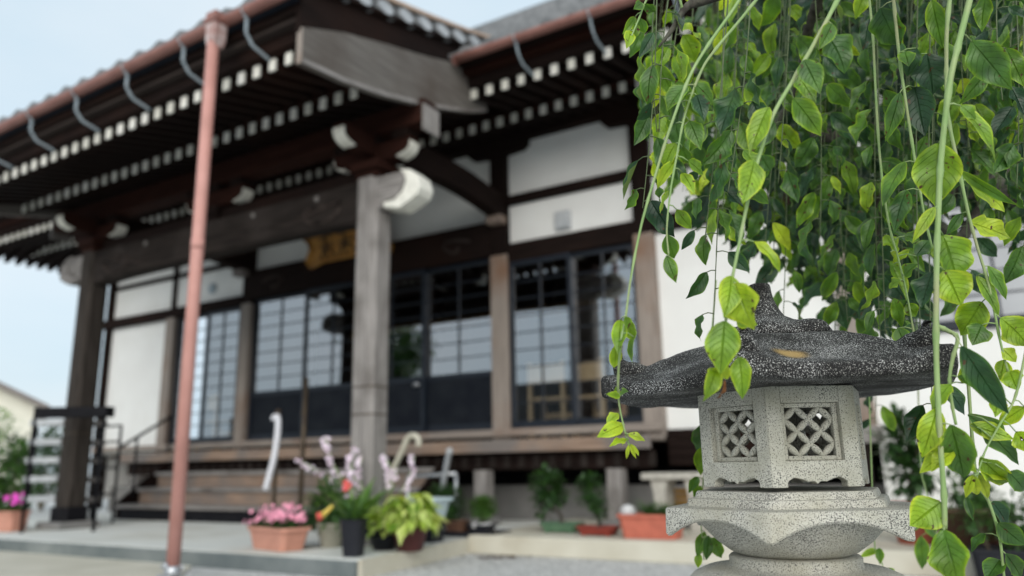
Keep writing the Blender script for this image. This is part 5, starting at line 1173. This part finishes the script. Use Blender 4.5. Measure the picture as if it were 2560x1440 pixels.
mb.box(x_ - .13, x_ - .11, 6.966, 7.15, z_ + .2, z_ + .34); mb.box(x_ + .11, x_ + .13, 6.966, 7.15, z_ + .2, z_ + .34); mb.box(x_ - .109, x_ + .109, 6.966, 7.15, z_ + .2, z_ + .21)
rel(mb.build('slats', M['yellow'], t), (p.x, 6.95, PH)); rel(MB().box(x_ - .14, x_ + .14, 6.94, 7.16, z_, z_ + .199).build('plinth_block', M['founda'], t), (p.x, 6.95, PH))
# right side pots behind the lantern
def shrub(loc, label, potm, pr, ph, blobs, tint, ll=.09, lw=.05, name='potted_plant', cat='potted plant', grp='pots behind the lantern'):
    t = thing(name, label, cat, loc, grp); pot_round(t, loc, pr * .75, pr, ph, potm)
    mb = MB()
    for (q, r, n) in blobs: mb.tube([loc + Vector((rs.uniform(-.03, .03), 0, ph - .03)), (loc + q) / 2 + Vector((.03, 0, .1)), q], [.012, .009, .004], 6)
    rel(mb.build('stem', M['twig'], t), loc)
    foliage(t, loc, lambda mb: [tuft(mb, q, r, int(n * 2.2), ll, lw, tint, rs, (1, 1, 1.15), False, .15) for q, r, n in blobs], 'bonsai'); return t
loc = onZ(2290, 1322, PH); loc.y = 6.2; loc.x = onY(2285, 1290, 6.2).x; Yb = loc.y
shrub(loc, 'bushy broad leaved plant in an orange red pot right of the lantern', 'redpot', .16, .28, [(onY(2262, 1180, Yb), .15, 70), (onY(2230, 1100, Yb), .12, 50), (onY(2290, 1100, Yb), .13, 50), (onY(2250, 1060, Yb), .09, 26), (onY(2300, 1180, Yb), .12, 40)], .18)
Yb = 6.0; loc = Vector((onY(2402, 1280, Yb).x, Yb, PH))
shrub(loc, 'low plant with yellowish leaves in a wide dark brown pot', 'brownpot', .17, .25, [(onY(2400, 1225, Yb), .12, 60), (onY(2440, 1230, Yb), .08, 24)], .45, .07, .04)
Yb = 6.1; loc = Vector((onY(2470, 1270, Yb).x, Yb, 0)); loc.x = max(loc.x, .02)
M['darkred'] = pm('dark_red', (.16, .05, .035), (.12, .04, .03), 9, .5)
shrub(loc, 'small plant in a deep rust red pot by the corner of the ledge', 'darkred', .14, .36, [(loc + Vector((0, 0, .46)), .11, 50)], .3, .07, .04)
Yb = 5.6; loc = Vector((onY(2540, 1330, Yb).x, Yb, 0)); t = thing('shrub', 'low dark green shrub in a black box at the right edge', 'shrub', loc)
pot_box(t, loc, 0, .5, .34, .2, 'blackpot', .92, .012)
foliage(t, loc, lambda mb: [tuft(mb, loc + Vector((rs.uniform(-.2, .2), rs.uniform(-.1, .1), .34 + rs.uniform(-.06, .08))), .14, 130, .06, .028, .42, rs, shell=.2) for k in range(5)], 'bonsai')
for dx in (-.15, 0, .15): rel(MB().tube([loc + Vector((dx, 0, .17)), loc + Vector((dx * 1.3, 0, .36))], [.01, .005], 5).build('stem', M['twig'], t), loc)

# ================================================================ canes, posts, rails, frame
def rod(name, label, cat, pts, r, m, loc, grp=None, smooth=6, parts=None, pn='rod'):
    t = thing(name, label, cat, loc, grp); q = spline([Vector(p) for p in pts], smooth) if len(pts) > 2 else [Vector(p) for p in pts]
    rel(MB().tube(q, r, 10).build(pn, M[m], t), loc); return t
Yb = 5.9; x = onY(690, 1150, Yb).x; loc = Vector((x, Yb, PG)); zt = onY(690, 1030, Yb).z
t = rod('post', 'short dark bronze post with the white cane hooked on it', 'post', [loc, loc + Vector((0, 0, zt - PG))], .021, 'bronze', loc, 'posts by the steps', pn='pole')
rel(MB().ball((x, Yb, zt), .032, 10, 7).build('knob', M['bronze'], t), loc); rel(MB().lathe([(.07, PG), (.07, PG + .012), (.03, PG + .03)], (x, Yb, 0), 16).build('base_plate', M['bronze'], t), loc)
Yb = 5.95; x = onY(757, 1100, Yb).x; loc = Vector((x, Yb, PG)); zt = onY(762, 945, Yb).z
t = rod('post', 'tall thin dark bronze post beside the right porch column', 'post', [loc, loc + Vector((.015, 0, zt - PG))], .026, 'bronze', loc, 'posts by the steps', pn='pole')
for zz in (.55, .95, 1.3): rel(MB().tube([(x, Yb, zz), (x + .004, Yb, zz + .03)], .034, 10).build('ring', M['bronze'], t), loc)
rel(MB().lathe([(.08, PG), (.08, PG + .012), (.03, PG + .03)], (x, Yb, 0), 16).build('base_plate', M['bronze'], t), loc)
Yb = 5.82; q = [onY(682, 1050, Yb), onY(683, 1043, Yb), onY(689, 1039, Yb), onY(695, 1047, Yb), onY(694, 1085, Yb), onY(686, 1140, Yb), onY(676, 1180, Yb), onY(664, 1224, Yb)]
rod('cane', 'white cane with hooked top hanging on the short post', 'cane', q, [.02] * 15 + [.032] * 28, 'white', q[-1], pn='shaft')
Yb = 5.3; q = [onY(952, 1260, Yb), onY(975, 1190, Yb), onY(1004, 1130, Yb), onY(1017, 1100, Yb), onY(1032, 1088, Yb), onY(1046, 1098, Yb), onY(1046, 1116, Yb)]
rod('cane', 'beige crook handled walking stick rising behind the lilac flowers', 'cane', q, .026, 'beigepot', onZ(952, 1330, PG), pn='shaft')
Yb = 6.3; q = [onY(1124, 1128, Yb), onY(1116, 1165, Yb), onY(1105, 1226, Yb)]
t = rod('stick', 'pale grey stick leaning on the metal frame behind the bonsai', 'stick', q, .028, 'steel', q[-1], pn='shaft'); rel(MB().ball(q[0], .036, 10, 7).build('knob', M['vergeface'], t), q[-1])
Yb = 6.35; a, b, c, d = onY(1020, 1192, Yb), onY(1140, 1184, Yb), onY(1140, 1250, Yb), onY(1022, 1260, Yb); loc = Vector((a.x, Yb, PG))
t = thing('metal_frame', 'low grey tubular metal frame standing below the veranda edge', 'frame', loc)
mb = MB(); mb.tube([a, b], .018, 8); rel(mb.build('rail', M['steel'], t), loc)
for p in (a, b): rel(MB().tube([(p.x, Yb, PG), (p.x, Yb, p.z)], .018, 8).build('leg', M['steel'], t), loc)
rel(MB().tube([(a.x, Yb, (a.z + PG) / 2), (b.x, Yb, (a.z + PG) / 2)], .012, 8).build('crossbar', M['steel'], t), loc)
# black handrail up the left side of the steps
loc = Vector((-9.75, 6.22, PG)); t = thing('handrail', 'thin black metal handrail climbing the left end of the steps', 'handrail', loc)
a, b = onY(298, 1120, 6.2), onY(430, 1040, 7.0); c = Vector((a.x, 6.2, PG))
b = Vector((a.x + .10, 7.2, 1.55)); b = onX(430, 1040, a.x) if False else onY(430, 1040, 6.95)
rel(MB().tube([a, b], .022, 8).build('rail', M['black'], t), loc)
for u in (0, .33, .98):
    p = a.lerp(b, u); rel(MB().tube([(p.x, p.y, PG + .2 * u * 4), p], .017, 8).build('baluster', M['black'], t), loc)
# rack round the left porch column, turned towards the yard
hu = Vector((RIGHT.x, RIGHT.y, 0)).normalized(); hw = Vector((FWD.x, FWD.y, 0)).normalized()
c0 = atd(176, 1030, 8.35); loc = Vector((c0.x, c0.y, PG)); t = thing('display_rack', 'black topped rack with pale shelves round the left porch column', 'rack', loc)
Lh = 92 * 8.35 / F0
rel(MB().obox(c0 + hw * .08, hu * Lh, hw * .08, Vector((0, 0, .057))).build('top_board', M['black'], t, .004), loc)
def rk(u, w, z): return Vector((c0.x, c0.y, 0)) + hu * (u + (176 - CX) / F0 * w) + hw * w + Vector((0, 0, z))
for s in (-1, 1):
    for w in (.06, 1.0): rel(MB().tube([rk(s * (Lh - .02), w, PG), rk(s * (Lh - .02), w, c0.z - .05)], .02, 8).build('leg', M['black'], t), loc)
for yy in (1058, 1106, 1151, 1197, 1245):
    z = atd(110, yy, 9.3).z
    rel(MB().obox(rk(-Lh + .19, .95, z), hu * .20, hw * .10, Vector((0, 0, .035))).build('shelf', M['vergeface'], t, .003), loc)
    rel(MB().obox(rk(Lh - .14, .95, z - .02), hu * .16, hw * .10, Vector((0, 0, .028))).build('shelf', M['greyx'], t, .003), loc)
# slatted gate panel / rack to the right of the column
loc = Vector((-9.1, 6.0, PG)); t = thing('railing', 'short black railing with two bars left of the steps', 'railing', loc)
Yr = 5.9; xa, xb = onY(245, 1100, Yr).x, onY(300, 1100, Yr).x; z1 = onY(270, 1065, Yr).z
for xx in (xa, xb): rel(MB().tube([(xx, Yr, PG), (xx, Yr, z1)], .018, 8).build('post', M['black'], t), loc)
for yy in (1066, 1105, 1170, 1235): z = onY(270, yy, Yr).z; rel(MB().tube([(xa, Yr, z), (xb, Yr, z)], .014, 8).build('bar', M['black'], t), loc)
# left planter with magenta flowers, shrubs, neighbour house
a = onZ(5, 1330, PG); loc = a + Vector((-.03, .10, 0)); t = thing('flower_planter', 'small pink terracotta pot with magenta flowers at the left edge', 'planter', loc)
R_ = pot_box(t, loc, .1, .32, .24, .22, 'pinkpot', .82, .016)
foliage(t, loc, lambda mb: [lblade(mb, R_(rs.uniform(-.14, .14), rs.uniform(-.1, .1), .2), (rs.uniform(-1, 1), rs.uniform(-1, 1), 1), rs.uniform(.08, .17), .02, rs.uniform(.2, .6), .7, seg=3) for k in range(220)], 'bonsai')
blooms(t, loc, 'petalmagenta', [(R_(rs.uniform(-.06, .14), rs.uniform(-.1, .06), .33 + rs.uniform(-.03, .07)), .04, 6, (rs.uniform(-.3, .8), -1, .5)) for k in range(7)])
def bush(loc, label, blobs, tint, ll, lw):
    t = thing('shrub', label, 'shrub', loc, 'shrubs at the left edge')
    mb = MB()
    for q, r, n in blobs: mb.tube([loc, (Vector(loc) + q) / 2 + Vector((.05, 0, .05)), q], [.02, .015, .006], 6)
    rel(mb.build('stem', M['twig'], t), loc)
    foliage(t, loc, lambda mb: [tuft(mb, q, r, n, ll, lw, tint, rs, (1, 1, 1.1), False, .2) for q, r, n in blobs], 'bonsai')
Yb = 6.4; loc = Vector((onY(15, 1280, Yb).x, Yb, .0)); bush(loc, 'leafy mid green shrub behind the magenta flowers', [(onY(20, 1190, Yb), .33, 300), (onY(45, 1150, Yb), .25, 200), (onY(0, 1240, Yb), .3, 260), (onY(60, 1230, Yb), .2, 150)], .5, .13, .06)
Yb = 9.5; loc = Vector((onY(0, 1200, Yb).x, Yb, 0)); bush(loc, 'yellow green bush against the neighbouring white house', [(onY(5, 1060, Yb), .38, 170), (onY(-20, 1110, Yb), .4, 150)], .85, .12, .06)
Yb = 8.6; loc = Vector((onY(110, 1200, Yb).x, Yb, 0)); bush(loc, 'dark hedge plant behind the black topped rack', [(onY(x, y, Yb), .36, 330) for x, y in ((70, 1150), (120, 1110), (160, 1120), (100, 1200), (150, 1190), (40, 1130))], .08, .12, .06)
dn = 27.0; c0 = atd(70, 1100, dn); vd = Vector((c0.x, c0.y, 0)).normalized(); vr = Vector((vd.y, -vd.x, 0)); loc = Vector((c0.x, c0.y, 0))
t = thing('house', 'neighbouring cream walled house with a low gabled roof at the left edge', 'house', loc)
ze = atd(70, 1012, dn).z; zr = ze + 1.75
def hs(u, w, z): return Vector((c0.x, c0.y, z)) + vr * u + vd * w
rel(MB().prism([hs(-7, 0, 0), hs(.15, 0, 0), hs(.15, 0, ze), hs(-3.4, 0, zr), hs(-7, 0, ze)], vd * 7).build('wall', M['houseWall'], t), loc)
for s in (0, 1):
    p = [(.55, ze - .22), (-3.4, zr - .0), (-3.4, zr + .20), (.55, ze - .02)]
    if s: p = [(-6.85 - x, z) for x, z in p]
    rel(MB().prism([hs(u, -.4, z) for u, z in p], vd * 7.8).build('roof', M['houseroof'], t), loc)
rel(MB().prism([hs(-3.2, -.03, 1.2), hs(-2.2, -.03, 1.2), hs(-2.2, -.03, 2.2), hs(-3.2, -.03, 2.2)], vd * .026).build('window', M['panel'], t), loc)
# chairs seen through the glass
def chair(loc, ang, label):
    t = thing('wooden_chair', label, 'chair', loc, 'light wood chairs inside the hall'); t.rotation_euler = (0, 0, ang)
    for sx in (-1, 1):
        MB().box(sx * .2 - .022, sx * .2 + .022, -.22, -.176, 0, .43).build('leg', M['chair'], t)
        MB().box(sx * .2 - .022, sx * .2 + .022, .18, .224, 0, .86).build('leg', M['chair'], t)
    MB().box(-.23, .23, -.24, .179, .431, .47).build('seat', M['chair'], t, .01)
    MB().box(-.177, .177, .185, .215, .62, .84).build('backrest', M['chair'], t, .006)
    MB().box(-.177, .177, -.21, -.19, .25, .31).build('stretcher', M['chair'], t); return t
for (px, py, Yc, an, lb) in ((1385, 1040, 7.8, PI + .1, 'light wood chair behind the left pane of the right window'), (1500, 1040, 7.9, PI - .2, 'light wood chair behind the right pane of the right window'), (545, 1070, 7.85, PI, 'light wood chair behind the narrow left window')):
    chair((onY(px, py, Yc).x, Yc, 1.001), an, lb)
# what stands across the yard behind the viewer, mirrored in the door glass
t = thing('house', 'long low dark roofed house mirrored in the door glass', 'house', (-9, -14, 0))
def fl(mb, n, m): o = mb.build(n, M[m], t); o.matrix_local = Matrix.Translation((9, 14, 0)); return o
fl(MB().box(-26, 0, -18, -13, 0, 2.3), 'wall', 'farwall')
fl(MB().prism([(-27, -12, 2.2), (-27, -15.5, 4.3), (-27, -19, 2.2)], (28, 0, 0)), 'roof', 'farwall')
t = thing('tree', 'round crowned tree mirrored in the central door glass', 'tree', (-20.0, -9.0, 0))
mb = MB(); mb.tube([(0, 0, 0), (.1, 0, 2.4), (0, .1, 4.8)], [.2, .16, .08], 8); [mb.tube([(0, .05, 3.2), (dx, dy, 5.2)], [.07, .02], 6) for dx, dy in ((1, .2), (-.9, .3), (.2, -.9), (-.2, .9))]; mb.build('trunk', M['bark'], t)
mb = MB(); [tuft(mb, (rs.uniform(-1.5, 1.5), rs.uniform(-1.2, 1.2), 5.1 + rs.uniform(-.9, .9)), .8, 170, .34, .18, .15, rs, shell=.2) for k in range(15)]; mb.build('crown', M['bonsai'], t, tint=True, fix=False)

# damp leaf litter at the foot of the ledge corner
mb = MB()
for k in range(70):
    p = onZ(rs.gauss(1245, 34), 1389 + abs(rs.gauss(0, 3)), .012); a = rs.uniform(0, 6); lblade(mb, p, (math.cos(a), math.sin(a), .1), rs.uniform(.03, .06), rs.uniform(.015, .03), 0, .3, seg=2, rs=rs)
M['litter'] = pm('leaf_litter', (.05, .026, .015), (.12, .06, .03), 50, .9)
o = mb.build('leaf_litter', M['litter'], fix=False); tag(o, 'brown leaf litter on the gravel at the foot of the ledge corner', 'leaf litter'); o['kind'] = 'stuff'
